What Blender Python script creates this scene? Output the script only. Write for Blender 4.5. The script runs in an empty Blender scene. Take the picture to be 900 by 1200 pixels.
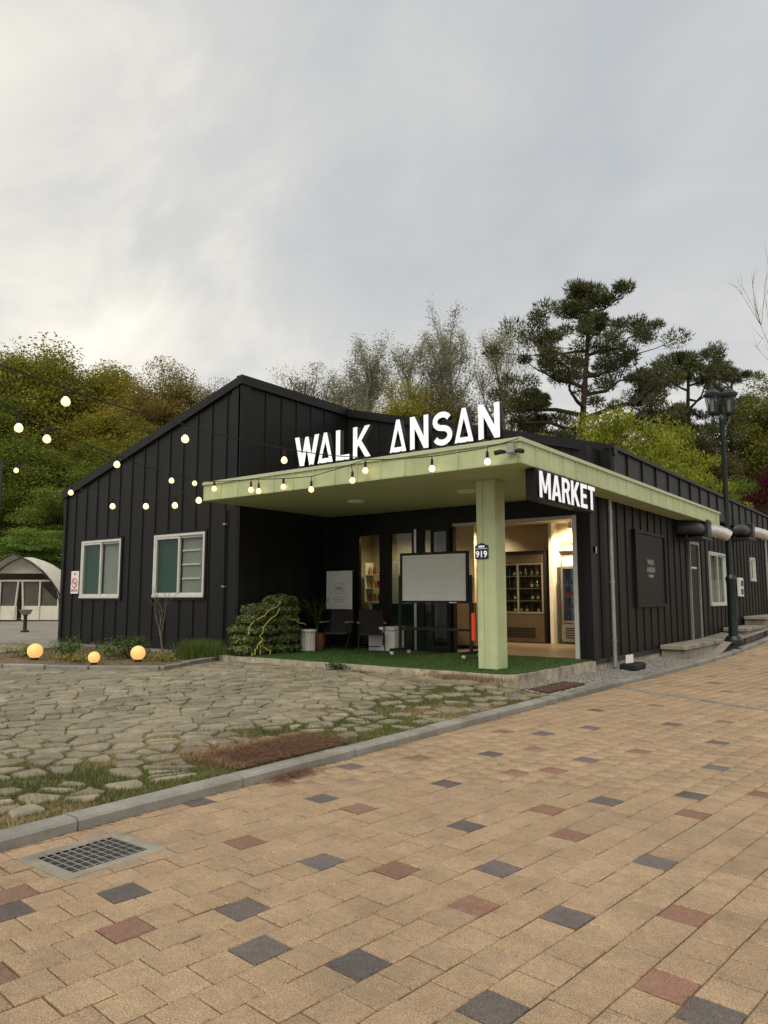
import bpy, math, random
import numpy as np
from mathutils import Matrix, Vector
random.seed(7); RNG = np.random.default_rng(7)
SC = bpy.context.scene
COL = SC.collection
R = math.radians
# ------------------------------------------------------------------ camera
cam_d = bpy.data.cameras.new('camera'); cam = bpy.data.objects.new('camera', cam_d); COL.objects.link(cam)
cam_d.sensor_fit = 'VERTICAL'; cam_d.sensor_height = 36.0; cam_d.lens = 865 / 1200 * 36
cam_d.clip_start = 0.05; cam_d.clip_end = 2000
cam.location = (0, 0, 1.5); cam.rotation_euler = (R(90 + 6.66), 0, R(37.157))
SC.camera = cam
# ------------------------------------------------------------------ sky: a grey broken overcast over the clear sky
SUN_AZ, SUN_EL = R(155), R(52)          # azimuth clockwise from +Y
w = bpy.data.worlds.new('World'); SC.world = w; w.use_nodes = True
nt = w.node_tree; nt.nodes.clear()
def N(t, **k):
    n = nt.nodes.new(t)
    for a, b in k.items(): setattr(n, a, b)
    return n
out = N('ShaderNodeOutputWorld')
sky = N('ShaderNodeTexSky', sky_type='NISHITA', sun_disc=False); sky.sun_elevation = SUN_EL; sky.sun_rotation = SUN_AZ
bg_sky = N('ShaderNodeBackground'); bg_sky.inputs[1].default_value = 0.07
nt.links.new(sky.outputs[0], bg_sky.inputs[0])
tc = N('ShaderNodeTexCoord'); sep = N('ShaderNodeSeparateXYZ'); nt.links.new(tc.outputs['Generated'], sep.inputs[0])
def M_(op, a, b=None, clamp=False):
    n = N('ShaderNodeMath', operation=op); n.use_clamp = clamp
    for i, v in enumerate((a, b)):
        if v is None: continue
        if isinstance(v, (int, float)): n.inputs[i].default_value = v
        else: nt.links.new(v, n.inputs[i])
    return n.outputs[0]
zc = M_('MAXIMUM', sep.outputs[2], 0.0); den = M_("ADD", zc, 0.5)
cx = M_('DIVIDE', sep.outputs[0], den); cy = M_('DIVIDE', sep.outputs[1], den)
cmb = N('ShaderNodeCombineXYZ'); nt.links.new(cx, cmb.inputs[0]); nt.links.new(cy, cmb.inputs[1])
def noise(scale, detail, rough, loc=(0,0,0), dist=0.0):
    mp = N('ShaderNodeMapping'); mp.inputs['Location'].default_value = loc; mp.inputs['Scale'].default_value = (1, 1.35, 1); mp.inputs['Rotation'].default_value = (0, 0, R(25))
    nt.links.new(cmb.outputs[0], mp.inputs[0])
    n = N('ShaderNodeTexNoise'); n.inputs['Scale'].default_value = scale; n.inputs['Detail'].default_value = detail; n.inputs['Roughness'].default_value = rough; n.inputs['Distortion'].default_value = dist
    nt.links.new(mp.outputs[0], n.inputs['Vector']); return n.outputs[0]
def ramp(fac, stops):
    r = N('ShaderNodeValToRGB'); cr = r.color_ramp
    while len(cr.elements) < len(stops): cr.elements.new(0.5)
    for e, (p, c) in zip(cr.elements, stops): e.position = p; e.color = (*c, 1)
    nt.links.new(fac, r.inputs[0]); return r.outputs[0]
n1 = noise(1.15, 5, 0.5, (2.7, 2.35, 0), 0.35)
n2 = noise(3.4, 7, 0.58, (4.2, 1.3, 0), 0.5)
mixn = M_('ADD', M_('MULTIPLY', n1, 0.68), M_("MULTIPLY", n2, 0.32))
cl = ramp(mixn, [(0.34, (0.52, 0.545, 0.565)), (0.45, (0.615, 0.62, 0.615)), (0.51, (0.69, 0.68, 0.65)), (0.565, (0.83, 0.80, 0.725)), (0.65, (1.05, 0.99, 0.87))])
bg_cl = N('ShaderNodeBackground'); nt.links.new(cl, bg_cl.inputs[0]); bg_cl.inputs[1].default_value = 0.66
mx = N('ShaderNodeMixShader'); mx.inputs[0].default_value = 0.93
nt.links.new(bg_sky.outputs[0], mx.inputs[1]); nt.links.new(bg_cl.outputs[0], mx.inputs[2]); nt.links.new(mx.outputs[0], out.inputs[0])
# ------------------------------------------------------------------ sun behind the cloud
sd = bpy.data.lights.new('sun', 'SUN'); sd.energy = 1.5; sd.angle = R(50); sd.color = (1.0, 0.92, 0.79)
so = bpy.data.objects.new('sun', sd); COL.objects.link(so); so.location = (0, 0, 40)
sdir = Vector((math.sin(SUN_AZ) * math.cos(SUN_EL), math.cos(SUN_AZ) * math.cos(SUN_EL), math.sin(SUN_EL)))
so.rotation_euler = sdir.to_track_quat('Z', 'Y').to_euler()
# ------------------------------------------------------------------ exposure
SC.render.engine = 'CYCLES'
SC.view_settings.view_transform = 'Standard'; SC.view_settings.look = 'None'
SC.view_settings.exposure = 0.7; SC.view_settings.gamma = 1.0; SC.view_settings.use_curve_mapping = False
SC.cycles.use_denoising = True; SC.cycles.max_bounces = 6; SC.cycles.transparent_max_bounces = 8; SC.cycles.sample_clamp_indirect = 4.0
# ================================================================== helpers
MATS = {}
def mat(name, col, rough=0.6, metal=0.0, var=0.12, scale=6.0, bump=0.0, bscale=60.0, rnd=0.0, spec=0.4, emit=None, estr=0.0, speck=0.0, sscale=220.0, trans=0.0, stain=0.0, streak=0.0, col2=None, c2scale=1.5, c2lo=0.45, c2hi=0.62):
    m = bpy.data.materials.new(name); m.use_nodes = True; t = m.node_tree; b = t.nodes['Principled BSDF']
    L = t.links.new
    tcn = t.nodes.new('ShaderNodeTexCoord'); oi = t.nodes.new('ShaderNodeObjectInfo')
    vs = t.nodes.new('ShaderNodeVectorMath'); vs.operation = 'ADD'
    sc_ = t.nodes.new('ShaderNodeVectorMath'); sc_.operation = 'SCALE'; sc_.inputs['Scale'].default_value = 37.0
    cb = t.nodes.new('ShaderNodeCombineXYZ'); L(oi.outputs['Random'], cb.inputs[0]); L(oi.outputs['Random'], cb.inputs[1]); L(cb.outputs[0], sc_.inputs[0])
    L(tcn.outputs['Object'], vs.inputs[0]); L(sc_.outputs[0], vs.inputs[1]); vec = vs.outputs[0]
    def nz(s, d=4, ro=0.55):
        n = t.nodes.new('ShaderNodeTexNoise'); n.inputs['Scale'].default_value = s; n.inputs['Detail'].default_value = d; n.inputs['Roughness'].default_value = ro
        L(vec, n.inputs['Vector']); return n.outputs[0]
    def mr(v, a, b_, c, d, cl=True):
        n = t.nodes.new('ShaderNodeMapRange'); n.clamp = cl
        L(v, n.inputs[0])
        for i, q in enumerate((a, b_, c, d)): n.inputs[i + 1].default_value = q
        return n.outputs[0]
    def mul(a, b_):
        n = t.nodes.new('ShaderNodeMath'); n.operation = 'MULTIPLY'
        for i, q in enumerate((a, b_)):
            if isinstance(q, float): n.inputs[i].default_value = q
            else: L(q, n.inputs[i])
        return n.outputs[0]
    base = t.nodes.new('ShaderNodeRGB'); base.outputs[0].default_value = (*col, 1); c = base.outputs[0]
    if col2 is not None:
        mixc = t.nodes.new('ShaderNodeMix'); mixc.data_type = 'RGBA'
        L(mr(nz(c2scale, 6, 0.62), c2lo, c2hi, 0, 1), mixc.inputs[0]); L(c, mixc.inputs[6]); mixc.inputs[7].default_value = (*col2, 1); c = mixc.outputs[2]
    f = mr(nz(scale), 0.3, 0.7, 1 - var, 1 + var)
    if speck: f = mul(f, mr(nz(sscale, 2, 0.7), 0.3, 0.7, 1 - speck, 1 + speck))
    if rnd:
        g = t.nodes.new('ShaderNodeNewGeometry')
        ad = t.nodes.new('ShaderNodeMath'); ad.operation = 'ADD'; L(oi.outputs['Random'], ad.inputs[0]); L(g.outputs['Random Per Island'], ad.inputs[1])
        fr = t.nodes.new('ShaderNodeMath'); fr.operation = 'FRACT'; L(ad.outputs[0], fr.inputs[0])
        f = mul(f, mr(fr.outputs[0], 0, 1, 1 - rnd, 1 + rnd))
    if stain or streak:
        gp_ = t.nodes.new('ShaderNodeNewGeometry')
        for amt, scl, k3 in ((stain, 0.9, (1, 1, 1)), (stain * 0.7, 5.0, (1, 1, 1)), (streak, 1.0, (7, 7, 0.5))):
            if not amt: continue
            mp2 = t.nodes.new('ShaderNodeMapping'); mp2.inputs['Scale'].default_value = k3; L(gp_.outputs['Position'], mp2.inputs[0])
            n2_ = t.nodes.new('ShaderNodeTexNoise'); n2_.inputs['Scale'].default_value = scl; n2_.inputs['Detail'].default_value = 6; n2_.inputs['Roughness'].default_value = 0.65; L(mp2.outputs[0], n2_.inputs['Vector'])
            f = mul(f, mr(n2_.outputs[0], 0.32, 0.66, 1 - amt, 1 + amt * 0.5))
    vm = t.nodes.new('ShaderNodeVectorMath'); vm.operation = 'SCALE'; L(c, vm.inputs[0]); L(f, vm.inputs['Scale'])
    L(vm.outputs[0], b.inputs['Base Color'])
    b.inputs['Roughness'].default_value = rough; b.inputs['Metallic'].default_value = metal
    b.inputs['Specular IOR Level'].default_value = spec
    if bump:
        bp = t.nodes.new('ShaderNodeBump'); bp.inputs['Strength'].default_value = bump; bp.inputs['Distance'].default_value = 0.02
        L(nz(bscale, 5, 0.6), bp.inputs['Height']); L(bp.outputs[0], b.inputs['Normal'])
    if emit is not None:
        b.inputs['Emission Color'].default_value = (*emit, 1); b.inputs['Emission Strength'].default_value = estr
    if trans:
        o = t.nodes['Material Output']; tr = t.nodes.new('ShaderNodeBsdfTranslucent'); L(vm.outputs[0], tr.inputs[0])
        ms = t.nodes.new('ShaderNodeMixShader'); ms.inputs[0].default_value = trans; L(b.outputs[0], ms.inputs[1]); L(tr.outputs[0], ms.inputs[2]); L(ms.outputs[0], o.inputs[0])
    MATS[name] = m; return m
def glass_mat(name, tint, refl_rough=0.02, add=0.04):
    m = bpy.data.materials.new(name); m.use_nodes = True; t = m.node_tree; t.nodes.clear(); L = t.links.new
    o = t.nodes.new('ShaderNodeOutputMaterial'); a = t.nodes.new('ShaderNodeBsdfTransparent'); a.inputs[0].default_value = (*tint, 1)
    g = t.nodes.new('ShaderNodeBsdfGlossy'); g.inputs['Roughness'].default_value = refl_rough
    lw = t.nodes.new('ShaderNodeLayerWeight'); pw = t.nodes.new('ShaderNodeMath'); pw.operation = 'POWER'; L(lw.outputs['Facing'], pw.inputs[0]); pw.inputs[1].default_value = 4.5   # Schlick term of plain glass
    s = t.nodes.new('ShaderNodeMath'); s.operation = 'MULTIPLY_ADD'; s.use_clamp = True; L(pw.outputs[0], s.inputs[0]); s.inputs[1].default_value = 0.8; s.inputs[2].default_value = 0.03 + add * 0.3
    mx = t.nodes.new('ShaderNodeMixShader'); L(s.outputs[0], mx.inputs[0]); L(a.outputs[0], mx.inputs[1]); L(g.outputs[0], mx.inputs[2]); L(mx.outputs[0], o.inputs[0])
    MATS[name] = m; return m
def leaf_mat(name, c1, c2, trans=0.42):
    m = bpy.data.materials.new(name); m.use_nodes = True; t = m.node_tree; b = t.nodes['Principled BSDF']; L = t.links.new
    g = t.nodes.new('ShaderNodeNewGeometry'); tcn = t.nodes.new('ShaderNodeTexCoord')
    n = t.nodes.new('ShaderNodeTexNoise'); n.inputs['Scale'].default_value = 0.55; n.inputs['Detail'].default_value = 3; L(tcn.outputs['Object'], n.inputs['Vector'])
    m1 = t.nodes.new('ShaderNodeMapRange'); L(n.outputs[0], m1.inputs[0]); m1.inputs[1].default_value = 0.32; m1.inputs[2].default_value = 0.68
    ad = t.nodes.new('ShaderNodeMath'); ad.operation = 'MULTIPLY_ADD'; L(g.outputs['Random Per Island'], ad.inputs[0]); ad.inputs[1].default_value = 0.6
    m2 = t.nodes.new('ShaderNodeMath'); m2.operation = 'MULTIPLY'; L(m1.outputs[0], m2.inputs[0]); m2.inputs[1].default_value = 0.5; L(m2.outputs[0], ad.inputs[2])
    mixc = t.nodes.new('ShaderNodeMix'); mixc.data_type = 'RGBA'; L(ad.outputs[0], mixc.inputs[0]); mixc.inputs[6].default_value = (*c1, 1); mixc.inputs[7].default_value = (*c2, 1)
    L(mixc.outputs[2], b.inputs['Base Color']); b.inputs['Roughness'].default_value = 0.6; b.inputs['Specular IOR Level'].default_value = 0.25
    o = t.nodes['Material Output']; tr = t.nodes.new('ShaderNodeBsdfTranslucent'); L(mixc.outputs[2], tr.inputs[0])
    ms = t.nodes.new('ShaderNodeMixShader'); ms.inputs[0].default_value = trans; L(b.outputs[0], ms.inputs[1]); L(tr.outputs[0], ms.inputs[2]); L(ms.outputs[0], o.inputs[0])
    MATS[name] = m; return m
def link(o, parent=None):
    COL.objects.link(o)
    if parent is not None: o.parent = parent
    return o
def tag(o, label=None, cat=None, group=None, kind=None):
    if label: o['label'] = label
    if cat: o['category'] = cat
    if group: o['group'] = group
    if kind: o['kind'] = kind
    return o
def thing(name, label, cat, loc=(0, 0, 0), group=None, rz=0.0):
    o = bpy.data.objects.new(name, None); o.empty_display_size = 0.2; o.location = loc; o.rotation_euler = (0, 0, rz); link(o)
    return tag(o, label, cat, group)
def rot2(x, y, a): return x * math.cos(a) - y * math.sin(a), x * math.sin(a) + y * math.cos(a)
class MB:
    def __init__(s): s.v = []; s.f = []; s.m = []; s.mi = 0
    def add(s, vs, fs):
        b = len(s.v); s.v += [tuple(p) for p in vs]; s.f += [tuple(b + i for i in f) for f in fs]; s.m += [s.mi] * len(fs); return s
    def box(s, x0, x1, y0, y1, z0, z1):
        vs = [(x, y, z) for z in (z0, z1) for y in (y0, y1) for x in (x0, x1)]
        return s.add(vs, [(0, 2, 3, 1), (4, 5, 7, 6), (0, 1, 5, 4), (2, 6, 7, 3), (0, 4, 6, 2), (1, 3, 7, 5)])
    def bbox(s, x0, x1, y0, y1, z0, z1, b=0.01):   # chamfered box
        vs = []; c = [(x0, x1), (y0, y1), (z0, z1)]
        idx = {}
        for sx in (0, 1):
            for sy in (0, 1):
                for sz in (0, 1):
                    p = [c[0][sx], c[1][sy], c[2][sz]]; d = [b if q == 0 else -b for q in (sx, sy, sz)]
                    for ax in range(3):
                        q = list(p)
                        for k in range(3):
                            if k != ax: q[k] += d[k]
                        idx[(sx, sy, sz, ax)] = len(vs); vs.append(q)
        fs = []
        for ax in range(3):
            o1, o2 = (ax + 1) % 3, (ax + 2) % 3
            for sd_ in (0, 1):
                L_ = []
                for a, b_ in ((0, 0), (1, 0), (1, 1), (0, 1)):
                    k = [0, 0, 0]; k[ax] = sd_; k[o1] = a; k[o2] = b_; L_.append(idx[(*k, ax)])
                fs.append(L_ if sd_ else L_[::-1])
            for a in (0, 1):
                for b_ in (0, 1):
                    k0 = [0, 0, 0]; k0[o1] = a; k0[o2] = b_; k1 = list(k0); k1[ax] = 1
                    L_ = [idx[(*k0, o1)], idx[(*k1, o1)], idx[(*k1, o2)], idx[(*k0, o2)]]
                    fs.append(L_ if a == b_ else L_[::-1])
        for sx in (0, 1):
            for sy in (0, 1):
                for sz in (0, 1):
                    L_ = [idx[(sx, sy, sz, 0)], idx[(sx, sy, sz, 1)], idx[(sx, sy, sz, 2)]]
                    fs.append(L_ if (sx + sy + sz) % 2 else L_[::-1])
        return s.add(vs, fs)
    def tube(s, pts, r, n=6, caps=True):
        P = [Vector(p) for p in pts]; rr = r if hasattr(r, '__len__') else [r] * len(P)
        vs = []; fs = []; up = None
        for i, p in enumerate(P):
            d = (P[min(i + 1, len(P) - 1)] - P[max(i - 1, 0)]).normalized()
            if up is None: a = d.orthogonal().normalized()
            else:
                a = (up - d * up.dot(d));
                a = a.normalized() if a.length > 1e-6 else d.orthogonal().normalized()
            up = a; b = d.cross(a)
            for k in range(n):
                an = 2 * math.pi * k / n; vs.append(p + (a * math.cos(an) + b * math.sin(an)) * rr[i])
        for i in range(len(P) - 1):
            for k in range(n): fs.append((i * n + k, i * n + (k + 1) % n, (i + 1) * n + (k + 1) % n, (i + 1) * n + k))
        if caps: fs.append(tuple(range(n))[::-1]); fs.append(tuple((len(P) - 1) * n + k for k in range(n)))
        return s.add(vs, fs)
    def lathe(s, prof, n=12, c=(0, 0, 0), cap=True):
        vs = []; fs = []
        for r, z in prof:
            for k in range(n):
                a = 2 * math.pi * k / n; vs.append((c[0] + r * math.cos(a), c[1] + r * math.sin(a), c[2] + z))
        for i in range(len(prof) - 1):
            for k in range(n): fs.append((i * n + k, i * n + (k + 1) % n, (i + 1) * n + (k + 1) % n, (i + 1) * n + k))
        if cap:
            fs.append(tuple(range(n))[::-1]); fs.append(tuple((len(prof) - 1) * n + k for k in range(n)))
        return s.add(vs, fs)
    def prism(s, poly, fn, a, b):   # poly of 2D points, fn(u, v, w) to world, w from a to b
        n = len(poly); vs = [fn(u, v, a) for u, v in poly] + [fn(u, v, b) for u, v in poly]
        fs = [tuple(range(n))[::-1], tuple(range(n, 2 * n))] + [(i, (i + 1) % n, n + (i + 1) % n, n + i) for i in range(n)]
        return s.add(vs, fs)
    def sphere(s, c, r, nu=12, nv=8, sc=(1, 1, 1)):
        prof = [(max(1e-4, math.sin(math.pi * i / nv)) * r, -math.cos(math.pi * i / nv) * r) for i in range(nv + 1)]
        b = len(s.v); s.lathe(prof, nu)
        for i in range(b, len(s.v)): p = s.v[i]; s.v[i] = (c[0] + p[0] * sc[0], c[1] + p[1] * sc[1], c[2] + p[2] * sc[2])
        return s
    def mesh(s, name, mats):
        me = bpy.data.meshes.new(name); me.from_pydata(s.v, [], s.f)
        for m in (mats if isinstance(mats, (list, tuple)) else [mats]): me.materials.append(MATS[m] if isinstance(m, str) else m)
        if any(s.m): me.polygons.foreach_set('material_index', s.m)
        return me
    def build(s, name, mats, parent=None, off=(0, 0, 0), smooth=False, fix=True):
        if off != (0, 0, 0): s.v = [(p[0] - off[0], p[1] - off[1], p[2] - off[2]) for p in s.v]
        me = s.mesh(name, mats)
        if fix: fix_normals(me)
        if smooth: shade(me)
        return link(bpy.data.objects.new(name, me), parent)
import bmesh
def fix_normals(me):
    bm = bmesh.new(); bm.from_mesh(me); bmesh.ops.recalc_face_normals(bm, faces=bm.faces[:]); bm.to_mesh(me); bm.free()
def shade(me, ang=40):
    me.polygons.foreach_set('use_smooth', [True] * len(me.polygons))
    try: me.set_sharp_from_angle(angle=R(ang))
    except Exception: pass
def np_mesh(name, V, F, mats, midx=None):
    me = bpy.data.meshes.new(name); k = F.shape[1]
    me.vertices.add(len(V)); me.vertices.foreach_set('co', np.ascontiguousarray(V, dtype=np.float32).ravel())
    me.loops.add(F.size); me.loops.foreach_set('vertex_index', np.ascontiguousarray(F, dtype=np.int32).ravel())
    me.polygons.add(len(F)); me.polygons.foreach_set('loop_start', np.arange(0, F.size, k, dtype=np.int32))
    try: me.polygons.foreach_set('loop_total', np.full(len(F), k, dtype=np.int32))
    except Exception: pass
    for m in (mats if isinstance(mats, (list, tuple)) else [mats]): me.materials.append(MATS[m] if isinstance(m, str) else m)
    if midx is not None: me.polygons.foreach_set('material_index', np.asarray(midx, dtype=np.int32))
    me.update(calc_edges=True); me.validate(); return me
def copy_tree(o, parent=None):
    c = o.copy(); link(c, parent)
    for ch in list(o.children): copy_tree(ch, c)
    return c
def outline_mesh(outer, holes, depth, mats, Mx, off=(0, 0, 0), name='letter'):
    cu = bpy.data.curves.new(name, 'CURVE'); cu.dimensions = '2D'; cu.fill_mode = 'BOTH'; cu.extrude = depth / 2
    for poly in [outer] + holes:
        sp = cu.splines.new('POLY'); sp.points.add(len(poly) - 1); sp.use_cyclic_u = True
        for q, (x, y) in zip(sp.points, poly): q.co = (x, y, 0, 1)
    return _curve_to(cu, mats, Mx, off, name)
def text_mesh(txt, size, depth, mats, Mx, off=(0, 0, 0), name='lettering', bold=0.0, sx=1.0, align='CENTER', spacing=1.0):
    cu = bpy.data.curves.new(name, 'FONT'); cu.body = txt; cu.size = size; cu.extrude = depth / 2; cu.offset = bold; cu.align_x = align; cu.align_y = 'CENTER'; cu.resolution_u = 3; cu.space_character = spacing
    return _curve_to(cu, mats, Mx @ Matrix.Diagonal((sx, 1, 1, 1)), off, name)
def _curve_to(cu, mats, Mx, off, name):
    ob = bpy.data.objects.new(name, cu); me = bpy.data.meshes.new_from_object(ob); bpy.data.objects.remove(ob)
    ml = mats if isinstance(mats, (list, tuple)) else [mats]
    idx = [0 if abs(p.normal.z) > 0.7 else len(ml) - 1 for p in me.polygons]
    me.materials.clear()
    for m in ml: me.materials.append(MATS[m])
    me.polygons.foreach_set('material_index', idx)
    me.transform(Matrix.Translation(Vector(off) * -1) @ Mx); me.name = name; return me
FRONT = Matrix.Rotation(R(90), 4, 'X')                               # lettering facing -y
SIDE = Matrix.Rotation(R(90), 4, 'Z') @ FRONT                        # lettering facing +x
def at(x, y, z, M=FRONT): return Matrix.Translation((x, y, z)) @ M
def sm(t): t = min(1.0, max(0.0, t)); return t * t * (3 - 2 * t)
# ================================================================== materials
mat('paver_tan', (0.38, 0.267, 0.165), 0.88, var=0.12, scale=26, rnd=0.075, bump=0.5, bscale=150, speck=0.5, sscale=130, stain=0.17, col2=(0.325, 0.238, 0.152), c2scale=3.0)
mat('paver_red', (0.25, 0.135, 0.092), 0.88, var=0.14, scale=26, rnd=0.12, bump=0.5, bscale=150, speck=0.45, sscale=130, stain=0.15, col2=(0.235, 0.15, 0.105), c2scale=3)
mat('paver_dark', (0.132, 0.112, 0.106), 0.85, var=0.14, scale=26, rnd=0.22, bump=0.5, bscale=150, speck=0.55, sscale=130, stain=0.2, col2=(0.135, 0.115, 0.10), c2scale=3)
mat('joint_sand', (0.15, 0.108, 0.064), 0.95, var=0.3, scale=12, bump=0.4, bscale=120, col2=(0.06, 0.045, 0.03), c2scale=0.9)
mat('granite', (0.265, 0.257, 0.23), 0.8, var=0.15, scale=5, rnd=0.08, bump=0.4, bscale=120, stain=0.2, speck=0.35, sscale=170, col2=(0.185, 0.175, 0.15), c2scale=2.5)
mat('flagstone', (0.262, 0.229, 0.160), 0.85, var=0.16, scale=9, rnd=0.2, bump=0.6, bscale=45, speck=0.25, sscale=110, stain=0.2, col2=(0.20, 0.18, 0.135), c2scale=3)
mat('yard_soil', (0.235, 0.19, 0.115), 0.95, var=0.3, scale=4, bump=0.6, bscale=50, speck=0.3, sscale=90, col2=(0.16, 0.14, 0.075), c2scale=1.2)
mat('gravel_sheet', (0.225, 0.21, 0.18), 0.95, var=0.2, scale=1.2, bump=0.8, bscale=45, speck=0.4, sscale=40)
mat('gravel', (0.215, 0.205, 0.185), 0.85, var=0.15, scale=9, rnd=0.45, bump=0.2, bscale=90)
mat('forest_floor', (0.05, 0.06, 0.022), 0.95, var=0.4, scale=0.7, bump=0.5, bscale=4)
mat('bed_soil', (0.14, 0.10, 0.06), 0.95, var=0.35, scale=5, bump=0.6, bscale=40, speck=0.3)
mat('concrete', (0.29, 0.265, 0.21), 0.85, var=0.2, scale=3, bump=0.3, bscale=40, stain=0.2, col2=(0.20, 0.175, 0.14), c2scale=2)
mat('slab_white', (0.44, 0.39, 0.31), 0.8, var=0.2, scale=4, bump=0.3, bscale=35, stain=0.25, col2=(0.21, 0.17, 0.12), c2scale=5, c2lo=0.5, c2hi=0.7)
mat('turf_base', (0.035, 0.075, 0.015), 0.95, var=0.25, scale=8)
mat('turf_blade', (0.045, 0.105, 0.018), 0.7, var=0.2, scale=2, rnd=0.35, trans=0.2)
mat('grass_green', (0.09, 0.13, 0.026), 0.7, var=0.25, scale=0.8, rnd=0.4, trans=0.3)
mat('grass_dry', (0.30, 0.215, 0.10), 0.8, var=0.25, scale=0.8, rnd=0.4, trans=0.2)
mat('needle_litter', (0.13, 0.062, 0.03), 0.9, var=0.2, scale=3, rnd=0.45)
mat('rust', (0.10, 0.05, 0.03), 0.85, metal=0.2, var=0.3, scale=14, bump=0.4, bscale=80, col2=(0.06, 0.038, 0.028), c2scale=8)
mat('black_clad', (0.0075, 0.0075, 0.0074), 0.52, var=0.16, scale=1.2, rnd=0.07, bump=0.08, bscale=3, spec=0.30, streak=0.25)
mat('black_paint', (0.007, 0.007, 0.007), 0.5, var=0.15, scale=3, spec=0.25)
mat('clad_warm_lit', (0.0098, 0.0086, 0.007), 0.52, var=0.16, scale=1.5, rnd=0.07, bump=0.05, bscale=4, spec=0.22, streak=0.25)  # black side cladding, with warm light off the pavement put into its colour
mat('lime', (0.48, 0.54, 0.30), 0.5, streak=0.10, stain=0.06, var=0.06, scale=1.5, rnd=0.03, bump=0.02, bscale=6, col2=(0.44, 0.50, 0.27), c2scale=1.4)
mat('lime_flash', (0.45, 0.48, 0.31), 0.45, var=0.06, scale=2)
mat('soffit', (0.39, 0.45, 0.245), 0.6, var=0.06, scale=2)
mat('white_frame', (0.55, 0.55, 0.51), 0.45, streak=0.12, var=0.08, scale=4, bump=0.02)
mat('white_face', (0.80, 0.82, 0.84), 0.35, var=0.03, scale=4, emit=(0.93, 0.96, 1.0), estr=0.22)
mat('white_plain', (0.72, 0.71, 0.67), 0.55, var=0.06, scale=5)
mat('grey_film', (0.30, 0.29, 0.25), 0.7, var=0.08, scale=3)
mat('green_film', (0.004, 0.058, 0.03), 0.6, var=0.2, scale=2)
mat('teal', (0.05, 0.13, 0.11), 0.6, var=0.08, scale=3)
mat('beige_wall', (0.58, 0.51, 0.39), 0.75, var=0.05, scale=3)
mat('inner_floor', (0.20, 0.16, 0.11), 0.35, var=0.12, scale=4)
mat('steel', (0.45, 0.44, 0.42), 0.35, metal=0.9, var=0.12, scale=8)
mat('steel_dull', (0.34, 0.33, 0.31), 0.45, metal=0.6, var=0.15, scale=10)
mat('dark_steel', (0.04, 0.042, 0.042), 0.4, metal=0.5, var=0.2, scale=8)
mat('duct_black', (0.035, 0.037, 0.037), 0.4, var=0.2, scale=6)
mat('foil', (0.72, 0.72, 0.70), 0.28, metal=0.9, var=0.15, scale=14, bump=0.6, bscale=30)
mat('lamp_green', (0.006, 0.013, 0.011), 0.4, var=0.15, scale=6, spec=0.5)
mat('frost', (0.55, 0.55, 0.50), 0.5, var=0.05, scale=5)
mat('bulb', (0.9, 0.8, 0.55), 0.3, var=0.0, emit=(1.0, 0.68, 0.27), estr=1.15)
mat('bulb_cool', (0.9, 0.85, 0.7), 0.3, var=0.0, emit=(1.0, 0.86, 0.55), estr=0.95)
mat('globe', (0.45, 0.30, 0.13), 0.4, var=0.0, emit=(1.0, 0.54, 0.16), estr=0.52)
mat('rubber', (0.012, 0.012, 0.012), 0.7, var=0.2, scale=10)
mat('wire', (0.008, 0.008, 0.008), 0.6, var=0.0)
mat('canvas', (0.58, 0.545, 0.46), 0.85, var=0.10, scale=3, bump=0.2, bscale=12)
mat('canvas_window', (0.07, 0.065, 0.05), 0.5, var=0.2, scale=3)
mat('canvas_trim', (0.03, 0.027, 0.022), 0.7)
mat('navy', (0.012, 0.016, 0.055), 0.5, var=0.1)
mat('sign_red', (0.45, 0.06, 0.05), 0.6, var=0.05)
mat('orange_red', (0.80, 0.06, 0.015), 0.4, var=0.05, emit=(1.0, 0.09, 0.02), estr=0.12)
mat('fabric_black', (0.018, 0.016, 0.016), 0.9, var=0.2, scale=30, bump=0.2, bscale=200)
mat('wood_arm', (0.24, 0.15, 0.075), 0.5, var=0.2, scale=10)
mat('terracotta', (0.24, 0.10, 0.05), 0.8, var=0.15, scale=12)
mat('wine_glass', (0.012, 0.02, 0.012), 0.2, rnd=0.4, spec=0.6)
mat('paper_gold', (0.45, 0.36, 0.18), 0.6, rnd=0.3)
mat('goods_red', (0.35, 0.05, 0.03), 0.5, rnd=0.4)
mat('goods_blue', (0.06, 0.11, 0.25), 0.4, rnd=0.4)
mat('goods_gold', (0.42, 0.26, 0.08), 0.5, rnd=0.4)
mat('fridge_inner', (0.18, 0.20, 0.23), 0.5, emit=(0.62, 0.74, 1.0), estr=0.055)
mat('cooler_front', (0.10, 0.08, 0.055), 0.45, var=0.08)
mat('cooler_dark', (0.012, 0.011, 0.010), 0.4, var=0.1)
mat('wood_cab', (0.38, 0.27, 0.15), 0.5, var=0.12, scale=8)
mat('lamp_on', (1, 0.9, 0.7), 0.4, emit=(1.0, 0.84, 0.58), estr=9)
mat('board_white', (0.66, 0.66, 0.61), 0.3, var=0.04, scale=3)
mat('print_grey', (0.30, 0.29, 0.27), 0.7)
mat('print_dark', (0.06, 0.055, 0.05), 0.7)
mat('strap_yellow', (0.36, 0.33, 0.09), 0.6, var=0.2, scale=20)
mat('bark', (0.075, 0.058, 0.042), 0.95, var=0.3, scale=3, bump=0.5, bscale=12)
mat('bark_pine', (0.055, 0.036, 0.026), 0.95, var=0.3, scale=3, bump=0.5, bscale=12)
mat('bark_pale', (0.20, 0.175, 0.14), 0.9, var=0.3, scale=3)
mat('bark_grey', (0.11, 0.09, 0.07), 0.9, var=0.3, scale=3)
mat('camo', (0.028, 0.042, 0.018), 0.9, var=0.35, scale=12, bump=0.4, bscale=40)
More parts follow.
